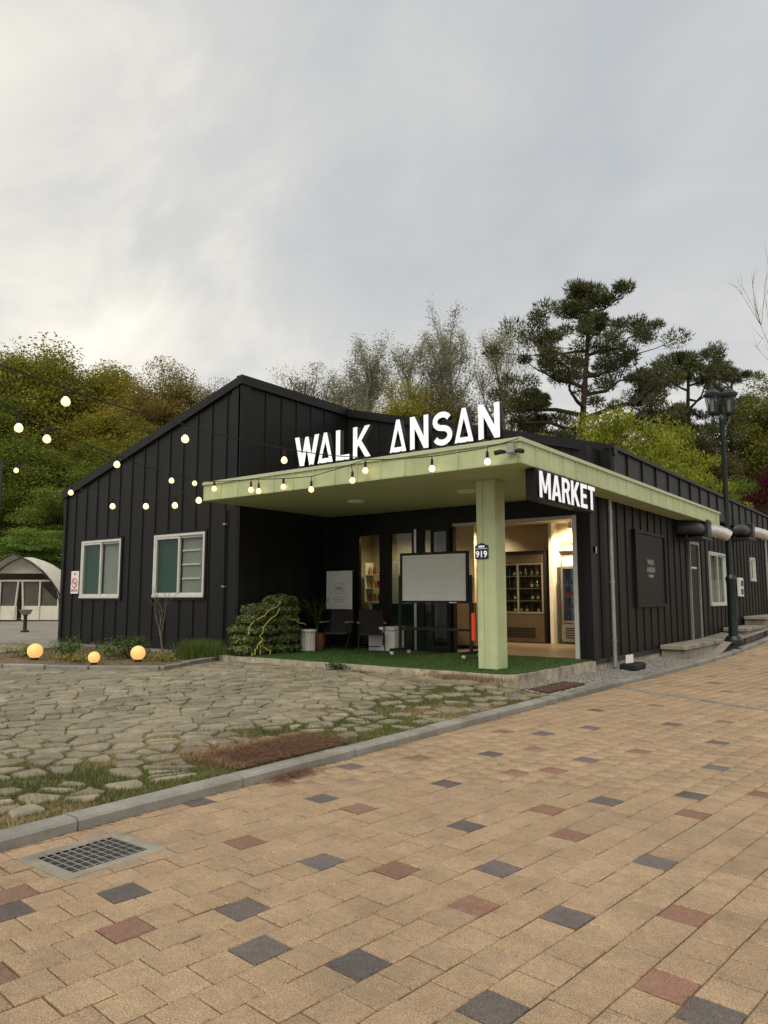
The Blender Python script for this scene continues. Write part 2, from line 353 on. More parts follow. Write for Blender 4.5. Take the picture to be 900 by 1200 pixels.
glass_mat('glass', (0.86, 0.90, 0.88), add=-0.02); glass_mat('glass_dark', (0.55, 0.58, 0.56)); glass_mat('glass_door', (0.62, 0.66, 0.62), add=0.02)
leaf_mat('leaf_olive', (0.12, 0.132, 0.02), (0.33, 0.31, 0.05))
leaf_mat('leaf_yolive', (0.16, 0.152, 0.022), (0.41, 0.36, 0.055))
leaf_mat('leaf_brown', (0.14, 0.115, 0.028), (0.32, 0.25, 0.06))
leaf_mat('leaf_dkbrown', (0.078, 0.078, 0.034), (0.207, 0.172, 0.069))
leaf_mat('leaf_green', (0.078, 0.115, 0.018), (0.24, 0.275, 0.045))
leaf_mat('leaf_maple', (0.075, 0.143, 0.021), (0.209, 0.307, 0.053))
leaf_mat('leaf_bmaple', (0.132, 0.165, 0.015), (0.363, 0.385, 0.039))
leaf_mat('leaf_ygreen', (0.091, 0.111, 0.019), (0.247, 0.247, 0.046))
leaf_mat('leaf_red', (0.045, 0.008, 0.012), (0.110, 0.018, 0.022))
leaf_mat('leaf_redbrown', (0.045, 0.028, 0.016), (0.120, 0.060, 0.035))
leaf_mat('leaf_bud', (0.20, 0.20, 0.12), (0.36, 0.36, 0.23))
leaf_mat('leaf_pine', (0.032, 0.038, 0.012), (0.100, 0.108, 0.035), 0.12)
leaf_mat('leaf_pine_dark', (0.024, 0.030, 0.010), (0.072, 0.080, 0.026), 0.12)
leaf_mat('leaf_shrub', (0.036, 0.066, 0.019), (0.120, 0.174, 0.048))
leaf_mat('leaf_camo', (0.020, 0.034, 0.010), (0.170, 0.200, 0.060), 0.15)
# ================================================================== levels of the place
KX = -4.6                                    # road face of the kerb
def zroad(y): return 0.0 if y < 13 else 0.0016 * min(y - 13, 20) ** 2 + max(0, y - 33) * 0.064
def kerbx(y): return KX + 0.25 * sm((y - 11) / 10)
def zyard(x, y):
    d = kerbx(y) - 0.15 - x
    s1 = sm((d - 1.0) / 5.0); s2 = sm((y - 6.5) / 3.4) * sm(d / 1.15) * (1 - 0.5 * sm((y - 11) / 5))
    return 0.085 + 0.165 * max(s1, s2) + zroad(y) * 0.9 + 0.1 * sm((-14 - x) / 22)
VIEW = (-math.sin(R(37.157)), math.cos(R(37.157)))
def fdist(x, y): return x * VIEW[0] + y * VIEW[1]
def zhill(x, y):
    d = fdist(x, y); return zyard(min(x, -5), min(y, 12)) + 0.20 * max(0, d - 43) * sm((d - 43) / 8)
def in_view(x, y, z=0.0, m=1.06):
    d = fdist(x, y); rx = x * -VIEW[1] * -1 + y * -VIEW[0]; dz = z - 1.5; p = R(6.66)
    zc_ = d * math.cos(p) + dz * math.sin(p)
    if zc_ < 0.5: return False
    u = rx / zc_ * 865; v = (dz * math.cos(p) - d * math.sin(p)) / zc_ * 865
    return abs(u) < 450 * m and abs(v) < 600 * m
# ------------------------------------------------------------------ ground sheet to the horizon
def grid(name, xs, ys, fn, m, keep=None):
    V = [(x, y, fn(x, y)) for y in ys for x in xs]; n = len(xs)
    Fq = [(j * n + i, j * n + i + 1, (j + 1) * n + i + 1, (j + 1) * n + i) for j in range(len(ys) - 1) for i in range(n - 1)
          if keep is None or keep((xs[i] + xs[i + 1]) / 2, (ys[j] + ys[j + 1]) / 2)]
    me = np_mesh(name, np.array(V), np.array(Fq), m); shade(me); o = link(bpy.data.objects.new(name, me)); o['kind'] = 'structure'; return o
def zground(x, y):
    if x > kerbx(y) - 0.1: return zroad(y) - 0.40
    return zyard(max(x, -60), min(y, 45)) - 0.05
xs = [-600, -300, -150, -90] + list(np.arange(-60, -4.9, 1.0)) + [-4.72, -4.58] + list(np.arange(-4, 12, 1.0)) + [20, 50, 120, 300, 600]
ys = [-600, -300, -120, -50, -20] + list(np.arange(-10, 60, 1.0)) + [70, 100, 200, 400, 700]
grid('ground', xs, ys, zground, 'gravel_sheet')
def fh(a, d): return (VIEW[0] * d + VIEW[1] * a, VIEW[1] * d - VIEW[0] * a)
hb = MB(); da = list(np.arange(-90, 91, 3.0)); dd = [43.5, 45, 47, 50, 54, 58, 63, 70, 80, 95, 120]
V = []; 
for d in dd:
    for a in da:
        x, y = fh(a, d); V.append((x, y, zhill(x, y) - 0.03 + (0.35 * math.sin(a * 0.31 + d) + 0.3 * math.sin(a * 0.13 + 2 * d)) * sm((d - 44) / 6)))
n = len(da); Fq = [(j * n + i, j * n + i + 1, (j + 1) * n + i + 1, (j + 1) * n + i) for j in range(len(dd) - 1) for i in range(n - 1)]
me = np_mesh('hillside', np.array(V), np.array(Fq), 'forest_floor'); shade(me); tag(link(bpy.data.objects.new('hillside', me)), kind='structure')
# ------------------------------------------------------------------ brick pavement
PA = R(6.0); PW = 0.2
def pv(j, k): # centre of paver (row j, cell k)
    u = (j + 0.5) * PW; v = (k + 0.5 + 0.5 * (j % 2)) * PW
    return u * math.cos(PA) + v * math.sin(PA), -u * math.sin(PA) + v * math.cos(PA)
def pcell(x, y):
    u = x * math.cos(PA) - y * math.sin(PA); v = x * math.sin(PA) + y * math.cos(PA); j = math.floor(u / PW)
    return j, math.floor(v / PW - 0.5 * (j % 2))
ACC = {}
for x, y in [(-2.069, 2.581), (-1.452, 2.601), (-1.546, 3.437), (-1.395, 4.409), (-2.131, 3.894), (-2.736, 4.374), (-3.336, 5.367), (-3.819, 4.348), (-3.054, 3.316), (-2.489, 2.408), (-2.893, 2.716), (-3.504, 2.418), (-3.73, 6.561), (-2.771, 6.737), (-2.168, 5.629), (-1.619, 6.075), (-2.071, 8.414), (-1.739, 7.133), (-4.276, 5.314), (-3.686, 7.805), (-3.363, 8.457), (-2.749, 9.287), (-3.70, 1.90), (-4.45, 3.60), (-3.9, 9.9), (-2.9, 13.0), (-1.7, 11.2), (-3.4, 14.2), (-2.6, 15.6), (-3.6, 17.0), (-2.2, 17.8), (-3.2, 19.5)]: ACC[pcell(x, y)] = 2
for x, y in [(-0.967, 3.021), (-1.044, 3.865), (-1.991, 3.269), (-2.605, 3.501), (-2.042, 4.651), (-2.44, 5.011), (-3.416, 4.325), (-4.03, 5.943), (-2.841, 6.236), (-3.082, 6.013), (-3.358, 6.946), (-3.123, 2.184), (-3.654, 3.201), (-2.44, 7.463), (-3.85, 2.0), (-4.40, 4.55), (-4.2, 7.6), (-1.45, 5.6), (-1.2, 6.5), (-2.3, 9.9), (-3.3, 10.9), (-2.4, 13.9), (-3.7, 15.3), (-2.9, 16.6), (-2.4, 19.0)]: ACC[pcell(x, y)] = 1
GR = (-4.40, -3.86, 2.28, 2.93)              # drain in the pavement
hw = PW / 2 - 0.0034; b_ = 0.005
def paver_mesh(m, i):
    mb = MB(); o1 = hw; o2 = hw - b_; vs = []
    rr = random.Random(i)
    for q, z in ((o1, -0.03), (o1, -b_), (o2, 0.0)):
        for sx, sy in ((-1, -1), (1, -1), (1, 1), (-1, 1)): vs.append((sx * q + rr.uniform(-1, 1) * 0.0012, sy * q + rr.uniform(-1, 1) * 0.0012, z))
    fs = [(8, 9, 10, 11)]
    for k in range(4): fs += [(k, (k + 1) % 4, 4 + (k + 1) % 4, 4 + k), (4 + k, 4 + (k + 1) % 4, 8 + (k + 1) % 4, 8 + k)]
    mb.add(vs, fs); return mb.v, mb.f, mb.mesh('paver', m)
PM = {c: [paver_mesh(m, c * 10 + i) for i in range(3)] for c, m in enumerate(('paver_tan', 'paver_red', 'paver_dark'))}
cells = []; cutc = []
for j in range(-60, 60):
    for k in range(-20, 240):
        x, y = pv(j, k)
        if y < -2.5 or y > 40 or x > 6.0 or x < kerbx(y) - hw * 1.1: continue
        if x < kerbx(y) + hw * 1.12 or (GR[0] - 0.115 < x < GR[1] + 0.115 and GR[2] - 0.115 < y < GR[3] + 0.115): cutc.append((x, y, j, k)); continue
        c = ACC.get((j, k), 0)
        if c == 0 and (x > -0.9 or y > 20 or y < 1.6):
            hsh = (j * 7 + k * 3) % 23
            c = 2 if hsh == 0 and k % 2 == 0 else (1 if hsh == 11 and k % 2 else 0)
        cells.append((x, y, c))
base = grid('pavement', [-4.62, GR[0] + 0.03, GR[1] - 0.03, -3, -1, 1, 3, 6.1], sorted(list(np.arange(-2.6, 40.4, 1.0)) + [GR[2] + 0.03, GR[3] - 0.03]), lambda x, y: zroad(y) - 0.0085 + (kerbx(y) - KX if x < -4.5 else 0) * 0, 'joint_sand', lambda x, y: not (GR[0] < x < GR[1] and GR[2] < y < GR[3]))
vis = sorted([c for c in cells if in_view(c[0], c[1], 0, 1.0)], key=lambda c: c[0] ** 2 + c[1] ** 2)
near = set((c[0], c[1]) for c in vis[:300]); RV = []; RF = []; RM = []
rr = random.Random(3)
for x, y, c in cells:
    z = zroad(y) + rr.gauss(0, 0.0017); sl = 0.0 if y < 13 else math.atan(0.0032 * min(y - 13, 20)); v, fcs, me = PM[c][rr.randrange(3)]; jr = rr.gauss(0, 0.006)
    if (x, y) in near:
        o = bpy.data.objects.new('paver', me); o.location = (x, y, z); o.rotation_euler = (rr.gauss(0, 0.007), rr.gauss(0, 0.007), -PA + jr); link(o, base)
    else:
        b0 = len(RV); ca, sa = math.cos(-PA + jr), math.sin(-PA + jr)
        for p in v: RV.append((x + p[0] * ca - p[1] * sa, y + p[0] * sa + p[1] * ca, z + p[2] + (p[0] * sa + p[1] * ca) * math.tan(sl)))
        for q in fcs: RF.append([b0 + i for i in q]); RM.append(c)
me = np_mesh('paver_field', np.array(RV), np.array(RF), ['paver_tan', 'paver_red', 'paver_dark'], RM); tag(link(bpy.data.objects.new('paver_field', me), base), kind='stuff')
# pavers cut to fit the kerb and the drain
def clipp(q, nx, ny, c):
    res = []
    for (ax, ay), (bx, by) in zip(q, q[1:] + q[:1]):
        da_, db = nx * ax + ny * ay - c, nx * bx + ny * by - c
        if da_ <= 0: res.append((ax, ay))
        if (da_ < 0) != (db < 0) and da_ != db: t = da_ / (da_ - db); res.append((ax + (bx - ax) * t, ay + (by - ay) * t))
    return res
gq = 0.006
for x, y, j, k in cutc:
    q = [(x + a * math.cos(-PA) - b * math.sin(-PA), y + a * math.sin(-PA) + b * math.cos(-PA)) for a, b in ((-hw, -hw), (hw, -hw), (hw, hw), (-hw, hw))]
    q = clipp(q, -1, 0, -(kerbx(y) + gq)); pcs = []
    if len(q) > 2:
        if GR[0] - 0.115 < x < GR[1] + 0.115 and GR[2] - 0.115 < y < GR[3] + 0.115:
            pcs = [clipp(q, 1, 0, GR[0] - gq)]
            for nx, ny, c in ((-1, 0, -(GR[1] + gq)),): pcs.append(clipp(q, nx, ny, c))
            mid = clipp(clipp(q, -1, 0, -(GR[0] - gq)), 1, 0, GR[1] + gq) if len(clipp(q, -1, 0, -(GR[0] - gq))) > 2 else []
            if len(mid) > 2: pcs += [clipp(mid, 0, 1, GR[2] - gq), clipp(mid, 0, -1, -(GR[3] + gq))]
        else: pcs = [q]
    for pc in pcs:
        if len(pc) < 3: continue
        ar = 0.5 * sum(a[0] * b[1] - b[0] * a[1] for a, b in zip(pc, pc[1:] + pc[:1]))
        if ar < 0.0006: continue
        c = ACC.get((j, k), 0); MB().prism(pc, lambda u, v, w: (u, v, w + zroad(v)), -0.03, rr.gauss(-0.001, 0.0012)).build('cut_paver', ('paver_tan', 'paver_red', 'paver_dark')[c], base)
# granite band across the pavement
bd = MB(); p0 = Vector((-4.52, 12.55)); dv = Vector((2.32, -1.21)).normalized(); nv = Vector((-dv.y, dv.x)) * 0.075; L_ = 11.0; 
band = tag(link(bpy.data.objects.new('granite_band', None)), kind='structure')
for i in range(11):
    a = p0 + dv * (i * 1.0 + 0.006); c = p0 + dv * (i * 1.0 + 0.994)
    m_ = MB().prism([tuple(a - nv), tuple(c - nv), tuple(c + nv), tuple(a + nv)], lambda u, v, w: (u, v, w), -0.03, 0.007 + rr.uniform(0, 0.003)); m_.build('band_stone', 'granite', band)
# ------------------------------------------------------------------ kerb
kb = tag(link(bpy.data.objects.new('kerb', None)), kind='structure')
y = -2.9
while y < 40:
    L_ = 1.42; n = 6; prof = [(0, -0.1), (0, 0.062), (-0.018, 0.08), (-0.15, 0.085), (-0.15, -0.1)]
    mb = MB(); vs = []; fs = []; dz = rr.gauss(0, 0.003); dx = rr.gauss(0, 0.003)
    for i in range(n + 1):
        yy = y + 0.006 + (L_ - 0.012) * i / n
        for px_, pz in prof: vs.append((kerbx(yy) + px_ + dx, yy, zroad(yy) + pz + dz + rr.gauss(0, 0.0008)))
    m = len(prof)
    for i in range(n):
        for k in range(m - 1): fs.append((i * m + k, i * m + k + 1, (i + 1) * m + k + 1, (i + 1) * m + k))
    fs.append(tuple(range(m))); fs.append(tuple(n * m + k for k in range(m)))
    mb.add(vs, fs).build('kerb_stone', 'granite', kb); y += L_
# ------------------------------------------------------------------ flagstone yard
BED = [(-11.15, 8.25), (-12.29, 7.44), (-13.83, 6.68), (-16.5, 5.6), (-19.5, 4.6)]       # front edge of the planting bed
def bed_y(x):
    if x > BED[0][0]: return 99
    for (x0, y0), (x1, y1) in zip(BED, BED[1:]):
        if x1 <= x <= x0: return y0 + (y1 - y0) * (x0 - x) / (x0 - x1)
    return BED[-1][1] + (x - BED[-1][0]) * 0.4
def in_bed(x, y):
    if x <= BED[0][0] and y > bed_y(x) and x < -11.15 - (y - 8.25) * 0.42 and x > -16.7 - max(0, y - 7.4) * 0.36: return True
    return False
MH = [(-5.42, -4.80, 4.35, 5.75), (-5.22, -4.80, 10.35, 11.75)]
def yard_ok(x, y, m=0.0):
    if x > kerbx(y) - 0.15 - m: return False
    if y > 10.17 - m and x > -12.2: return False
    if y > 10.5 - m: return False
    if in_bed(x, y) or in_bed(x - m, y + m): return False
    for a, b, c, d in MH:
        if a - m < x < b + m and c - m < y < d + m: return False
    return -21 < x and y > -3.5
yard = grid('stone_yard', list(np.arange(-21, -4.9, 0.3)) + [-4.76], list(np.arange(-3.5, 10.6, 0.3)), lambda x, y: zyard(x, y) - 0.019, 'yard_soil')
SA = R(24); stones = []
rs = random.Random(11); PTS = {}
GU, GV = 0.36, 0.20
for iu in range(-86, 22):
    for iv in range(-80, 99):
        u = (iu + 0.5 * (iv % 2) + rs.uniform(-0.48, 0.48)) * GU; v = (iv + rs.uniform(-0.42, 0.42)) * GV
        PTS[(iu, iv)] = (u * math.cos(SA) - v * math.sin(SA), u * math.sin(SA) + v * math.cos(SA))
def wild_at(x, y):
    dk = kerbx(y) - 0.15 - x
    return max(sm((2.2 - dk) / 1.3) * sm((9.9 - y) / 1.0), 0.9 * sm((5.0 - y - 0.22 * dk) / 2))
for (iu, iv), (cx_, cy_) in PTS.items():
    if not yard_ok(cx_, cy_, 0.12): continue
    wild = wild_at(cx_, cy_); g = rs.uniform(0.004, 0.009) + rs.uniform(0.25, 1.0) * 0.045 * wild
    q = [(cx_ - 1, cy_ - 1), (cx_ + 1, cy_ - 1), (cx_ + 1, cy_ + 1), (cx_ - 1, cy_ + 1)]
    def clip(q, nx, ny, c):        # keep nx*x + ny*y <= c
        res = []
        for (ax, ay), (bx, by) in zip(q, q[1:] + q[:1]):
            da_, db = nx * ax + ny * ay - c, nx * bx + ny * by - c
            if da_ <= 0: res.append((ax, ay))
            if (da_ < 0) != (db < 0) and da_ != db: t = da_ / (da_ - db); res.append((ax + (bx - ax) * t, ay + (by - ay) * t))
        return res
    for du in (-2, -1, 0, 1, 2):
        for dv_ in (-2, -1, 0, 1, 2):
            o_ = PTS.get((iu + du, iv + dv_))
            if o_ is None or (du == 0 and dv_ == 0) or len(q) < 3: continue
            nx, ny = o_[0] - cx_, o_[1] - cy_; l = math.hypot(nx, ny); nx, ny = nx / l, ny / l
            q = clip(q, nx, ny, nx * (cx_ + o_[0]) / 2 + ny * (cy_ + o_[1]) / 2 - g)
    q = clip(q, 1, 0, kerbx(cy_) - 0.175) if len(q) > 2 else q
    q = clip(q, 0, 1, 10.14) if len(q) > 2 and cx_ > -12.2 else q
    if len(q) < 3: continue
    ar = 0.5 * sum(a[0] * b[1] - b[0] * a[1] for a, b in zip(q, q[1:] + q[:1]))
    if ar < 0.012 + 0.006 * wild or (rs.random() < 0.13 * wild) or not all(yard_ok(a, b, -0.02) for a, b in q): continue
    mx_, my_ = sum(p[0] for p in q) / len(q), sum(p[1] for p in q) / len(q)
    stones.append((mx_, my_, q, 0.0, wild))
def stone_geo(q, g, cx_, cy_):
    out_ = []; m = len(q)
    for k in range(m):
        p = q[k]; a = q[k - 1]; c = q[(k + 1) % m]
        for o_ in (a, c):
            l = math.hypot(o_[0] - p[0], o_[1] - p[1]); f = min(0.42, rs.uniform(0.012, 0.035) / max(l, 1e-4)); out_.append((p[0] + (o_[0] - p[0]) * f - cx_, p[1] + (o_[1] - p[1]) * f - cy_))
    tx, ty = rs.gauss(0, 0.014), rs.gauss(0, 0.014); h = rs.uniform(-0.007, 0.007); vs = []; n = len(out_)
    for s, z in ((1.02, -0.05), (1.0, -0.007), (0.94, 0.003)):
        for a, b in out_: vs.append((a * s, b * s, z + h + a * tx + b * ty))
    vs.append((0, 0, h + 0.005)); fs = []
    for k in range(n):
        l = (k + 1) % n; fs += [(k, l, n + l, n + k), (n + k, n + l, 2 * n + l, 2 * n + k), (2 * n + k, 2 * n + l, 3 * n)]
    return vs, fs
vis = sorted([s for s in stones if in_view(s[0], s[1], 0.1, 1.0)], key=lambda s: s[0] ** 2 + s[1] ** 2)
near = set((s[0], s[1]) for s in vis[:300]); sf = MB()
for cx_, cy_, q, g, wild in stones:
    vs, fs = stone_geo(q, g, cx_, cy_); z = zyard(cx_, cy_)
    if (cx_, cy_) in near:
        o = MB().add(vs, fs).build('flagstone', 'flagstone', yard, fix=False); o.location = (cx_, cy_, z)
    else: sf.add([(a + cx_, b + cy_, c + z) for a, b, c in vs], fs)
tag(sf.build('flagstone_field', 'flagstone', yard, fix=False), kind='stuff')
# blades between the stones
SG = {}
for cx_, cy_, q, g, wild in stones:
    SG.setdefault((int(cx_ // 0.5), int(cy_ // 0.5)), []).append((cx_, cy_, q, g))
def on_stone(x, y):
    a, b = int(x // 0.5), int(y // 0.5)
    for da_ in (-1, 0, 1):
        for db in (-1, 0, 1):
            for cx_, cy_, q, g in SG.get((a + da_, b + db), ()):
                px_, py_ = x, y; ins = True; m = len(q)
                for k in range(m):
                    x0, y0 = q[k]; x1, y1 = q[(k + 1) % m]
                    if (x1 - x0) * (py_ - y0) - (y1 - y0) * (px_ - x0) < 0: ins = False; break
                if ins: return True
    return False
def blades(name, pts, m, h0, h1, wd, lean=0.5, parent=None, seed=1):
    g = np.random.default_rng(seed); P = np.array(pts); n = len(P); a = g.uniform(0, 6.283, n); h = g.uniform(h0, h1, n); l = g.uniform(0, lean, n) * h; a2 = g.uniform(0, 6.283, n)
    V = np.empty((n * 3, 3)); dx = np.cos(a) * wd / 2; dy = np.sin(a) * wd / 2
    V[0::3] = P - np.stack([dx, dy, 0 * dx], 1); V[1::3] = P + np.stack([dx, dy, 0 * dx], 1); V[2::3] = P + np.stack([np.cos(a2) * l, np.sin(a2) * l, h], 1)
    F_ = np.arange(n * 3).reshape(n, 3); return link(bpy.data.objects.new(name, np_mesh(name, V, F_, m)), parent)
def gnoise(x, y): return 0.5 + 0.25 * (math.sin(x * 1.7 + 1.3 * math.sin(y * 0.9)) + math.sin(y * 2.1 + 1.7 * math.sin(x * 1.3 + 1)))
gp, dp = [], []; rg = random.Random(21)
for _ in range(420000):
    x = rg.uniform(-13, -4.76); y = rg.uniform(0.8, 10.15)
    dk = kerbx(y) - 0.15 - x
    wild = max(sm((2.3 - dk) / 1.4) * sm((10.3 - y) / 0.8), 0.95 * sm((5.6 - y - 0.2 * dk) / 1.8), 0.06 + 0.5 * sm((gnoise(x * 0.7, y * 0.7) - 0.5) / 0.2) * sm((7 - dk) / 4))
    nz_ = gnoise(x * 1.1 + 3, y * 1.1)
    if rg.random() > wild or not yard_ok(x, y) or (on_stone(x, y) and rg.random() > 0.10 * wild * sm((gnoise(x * 0.9 + 5, y * 0.9) - 0.45) / 0.2)): continue
    if rg.random() < 0.25 + 0.75 * sm((nz_ - 0.38) / 0.25): gp.append((x, y, zyard(x, y) - 0.02))
    else: dp.append((x, y, zyard(x, y) - 0.02))
    if rg.random() < 0.25: dp.append((x + 0.01, y, zyard(x, y) - 0.02))
tag(blades('grass', gp, 'grass_green', 0.02, 0.062, 0.006, 0.9, seed=2), 'short green grass growing between the flagstones by the kerb', 'grass', kind='stuff')
tag(blades('dry_grass', dp, 'grass_dry', 0.012, 0.045, 0.006, 2.0, seed=3), 'dry straw coloured grass lying between the flagstones', 'dry grass', kind='stuff')
# ================================================================== the building
FZ = 0.362                                   # porch floor
XL, XR, XS = -19.0, -12.05, -5.35            # left eave wall, ridge line, right side wall
YG, YB, YU, YE = 10.71, 13.48, 14.3, 33.0    # gable front, porch back wall, upper recessed front, rear end
ZR, ZEL, ZER = 6.32, 4.37, 4.50
YF, XC, XCL, YCE = 9.61, -4.80, -11.88, 21.5 # canopy front, right face, left end, far end
ZS, ZT = 3.457, 3.834                        # soffit and canopy top
BO = (-12.0, 16.0, 0.0)
bld = thing('market_building', 'single storey black metal clad building with lime green porch canopy', 'building', BO)
def bpart(mb, name, m, parent=None, smooth=False): return mb.build(name, m, parent or bld, BO, smooth)
FR = lambda y0: (lambda u, z, w: (u, y0 - w, z))      # facing -y, u = x
SD = lambda x0: (lambda u, z, w: (x0 + w, u, z))      # facing +x, u = y
def rects(u0, u1, z0, z1, holes):
    us = sorted(set([u0, u1] + [h for q in holes for h in q[:2] if u0 < h < u1])); res = []
    for a, b in zip(us, us[1:]):
        hs = sorted((h[2], h[3]) for h in holes if h[0] < (a + b) / 2 < h[1]); z = z0
        for c, d in hs:
            if c > z: res.append((a, b, z, c))
            z = d
        if z1 is None or z < z1: res.append((a, b, z, z1))
    return res
def wall(name, fn, u0, u1, z0, top, holes=(), m='black_paint', t=0.14):
    mb = MB()
    for a, b, c, d in rects(u0, u1, z0, None, holes):
        ta, tb = (top(a), top(b)) if d is None else (d, d)
        mb.prism([(a, c), (b, c), (b, tb), (a, ta)], fn, -t, 0.0)
    return bpart(mb, name, m)
def clad(par, fn, u0, u1, step, z0, top, holes=(), m='black_clad', rib=0.034, rw=0.03, name='cladding_panel', phase=0.0, t=0.012):
    us = [u0]; u = u0 + (phase or step)
    while u < u1 - 0.08: us.append(u); u += step
    us.append(u1)
    for a, b in zip(us, us[1:]):
        for c, d, e, f in rects(a + 0.0015, b - 0.0015, z0, None, [(h[0] - 0.02, h[1] + 0.02, h[2] - 0.02, h[3] + 0.02) for h in holes]):
            tc_, td = (top(c), top(d)) if f is None else (f, f)
            bpart(MB().prism([(c, e), (d, e), (d, td), (c, tc_)], fn, 0.001, t), name, m, par)
        r0, r1 = a - rw / 2 + 0.002, a + rw / 2
        if a > u0:
            zs = [(z0, None)]
            for h in holes:
                if h[0] - 0.03 < a < h[1] + 0.03: zs = [(z0, h[2] - 0.02), (h[3] + 0.02, None)]
            for e, f in zs:
                t0, t1 = (top(r0), top(r1)) if f is None else (f, f)
                bpart(MB().prism([(r0, e), (r1, e), (r1, t1), (r0, t0)], fn, t + 0.0005, rib), 'standing_seam', m, par)
# --- gable front
gtop = lambda u: ZEL + (ZR - ZEL) * (u - XL) / (XR - XL)
GW = [(-18.07, -16.30, 1.50, 2.98), (-14.94, -13.09, 1.52, 2.98)]
gw = wall('front_wall', FR(YG), XL, XR, 0.36, gtop, GW)
clad(gw, FR(YG), XL + 0.02, XR, 0.5, 0.36, lambda u: gtop(u) - 0.14, GW)
mb = MB()
for q in GW:   # folded trim round each window opening
    a, b, c, d = q; e = 0.06
    mb.box(a - e, b + e, YG - 0.045, YG - 0.013, d, d + e); mb.box(a - e, b + e, YG - 0.05, YG - 0.013, c - e, c)
    mb.box(a - e, a, YG - 0.045, YG - 0.013, c, d); mb.box(b, b + e, YG - 0.045, YG - 0.013, c, d)
bpart(mb, 'window_trim', 'black_paint', gw)
mb = MB().box(XL, XR - 0.02, YG - 0.04, YG + 0.1, 0.0, 0.352); bpart(mb, 'plinth', 'concrete', gw)
mb = MB().box(XL, XR, YG - 0.05, YG + 0.02, 0.345, 0.42); bpart(mb, 'base_flashing', 'black_paint', gw)
mb = MB().box(XL - 0.02, XL + 0.10, YG - 0.055, YG + 0.05, 0.36, ZEL - 0.05); bpart(mb, 'corner_trim', 'black_clad', gw)
mb = MB().box(XR - 0.24, XR + 0.03, YG - 0.055, YG + 0.02, 0.36, ZR - 0.05); bpart(mb, 'corner_trim', 'black_clad', gw)
mb = MB().prism([(XL - 0.12, ZEL - 0.2), (XR + 0.10, ZR - 0.145), (XR + 0.10, ZR + 0.045), (XL - 0.12, ZEL + 0.02)], FR(YG), -0.1, 0.09); bpart(mb, 'rake_trim', 'black_clad')
# --- left and rear walls, roof
mb = MB().box(XL, XL + 0.14, YG + 0.14, YE, 0, ZEL - 0.02); lw = bpart(mb, 'left_wall', 'black_clad')
mb = MB().prism([(XL + 0.14, 0), (XS - 0.14, 0), (XS - 0.14, ZER - 0.1), (XR, ZR - 0.1), (XL + 0.14, ZEL - 0.1)], FR(YE), 0.0, 0.14); bpart(mb, 'rear_wall', 'black_clad')
rf = MB().prism([(XL - 0.15, ZEL - 0.04), (XR, ZR), (XR, ZR - 0.12), (XL - 0.15, ZEL - 0.16)], FR(YG + 0.1), -(YE - YG), 0.0)
roof = bpart(rf, 'roof', 'black_clad')
mb = MB().prism([(XR + 0.001, ZR), (XS + 0.2, ZER - 0.02), (XS + 0.2, ZER - 0.14), (XR + 0.001, ZR - 0.12)], FR(YU + 0.1), -(YE - YU), 0.0); bpart(mb, 'roof_slope', 'black_clad', roof)
# --- high wall over the porch (faces +x) and the recessed sloping front above the canopy
hw_ = wall('upper_side_wall', SD(XR), YG + 0.02, YU, ZT - 0.4, lambda u: ZR - 0.02)
clad(hw_, SD(XR), YG + 0.23, YU, 0.5, ZT + 0.02, lambda u: ZR - 0.14)
bpart(MB().box(XR - 0.02, XR + 0.055, YG - 0.055, YG + 0.22, ZT - 0.4, ZR - 0.05), 'corner_trim', 'black_clad', hw_)
bpart(MB().box(XR - 0.1, XR + 0.09, YG - 0.06, YU, ZR - 0.16, ZR + 0.05), 'top_trim', 'black_clad', hw_)
utop = lambda u: ZR + (ZER - ZR) * (u - XR) / (XS + 0.25 - XR)
uw = wall('upper_front_wall', FR(YU), XR, XS + 0.25, ZT - 0.3, utop)
clad(uw, FR(YU), XR + 0.06, XS + 0.25, 0.5, ZT + 0.02, lambda u: utop(u) - 0.14)
bpart(MB().prism([(XR + 0.09, utop(XR + 0.09) - 0.16), (XS + 0.3, ZER - 0.17), (XS + 0.3, ZER + 0.03), (XR + 0.09, utop(XR + 0.09) + 0.04)], FR(YU), -0.1, 0.09), 'top_trim', 'black_clad', uw)
# --- porch: left wall, back wall with doors
pl_ = wall('porch_side_wall', SD(XR + 0.03), YG + 0.02, YB, 0.0, lambda u: ZS)
clad(pl_, SD(XR + 0.03), YG + 0.22, YB, 0.5, FZ + 0.03, lambda u: ZS - 0.01, m='black_clad')
bpart(MB().box(XR, XR + 0.09, YG - 0.05, YG + 0.2, 0.3, ZS - 0.002), 'corner_trim', 'black_clad', pl_)
DH = [(-11.0, -10.29, FZ, 3.02), (-10.09, -9.38, FZ, 3.02), (-9.18, -8.42, FZ, 3.06), (-8.36, -5.58, FZ, 3.09)]
bw = wall('porch_back_wall', FR(YB), XR, XS, 0.0, lambda u: ZS, DH)
clad(bw, FR(YB), XR + 0.06, -11.06, 0.5, FZ + 0.03, lambda u: ZS - 0.01)
bpart(MB().box(-5.66, -5.58, YB - 0.03, YB + 0.12, FZ, 3.09), 'door_jamb', 'white_frame', bw)
bpart(MB().box(-9.36, -9.30, YB - 0.03, YB + 0.02, FZ, 3.02), 'silver_mullion', 'steel', bw)
bpart(MB().box(-8.36, -5.67, YB - 0.02, YB + 0.1, 3.03, 3.088), 'door_head', 'steel_dull', bw)
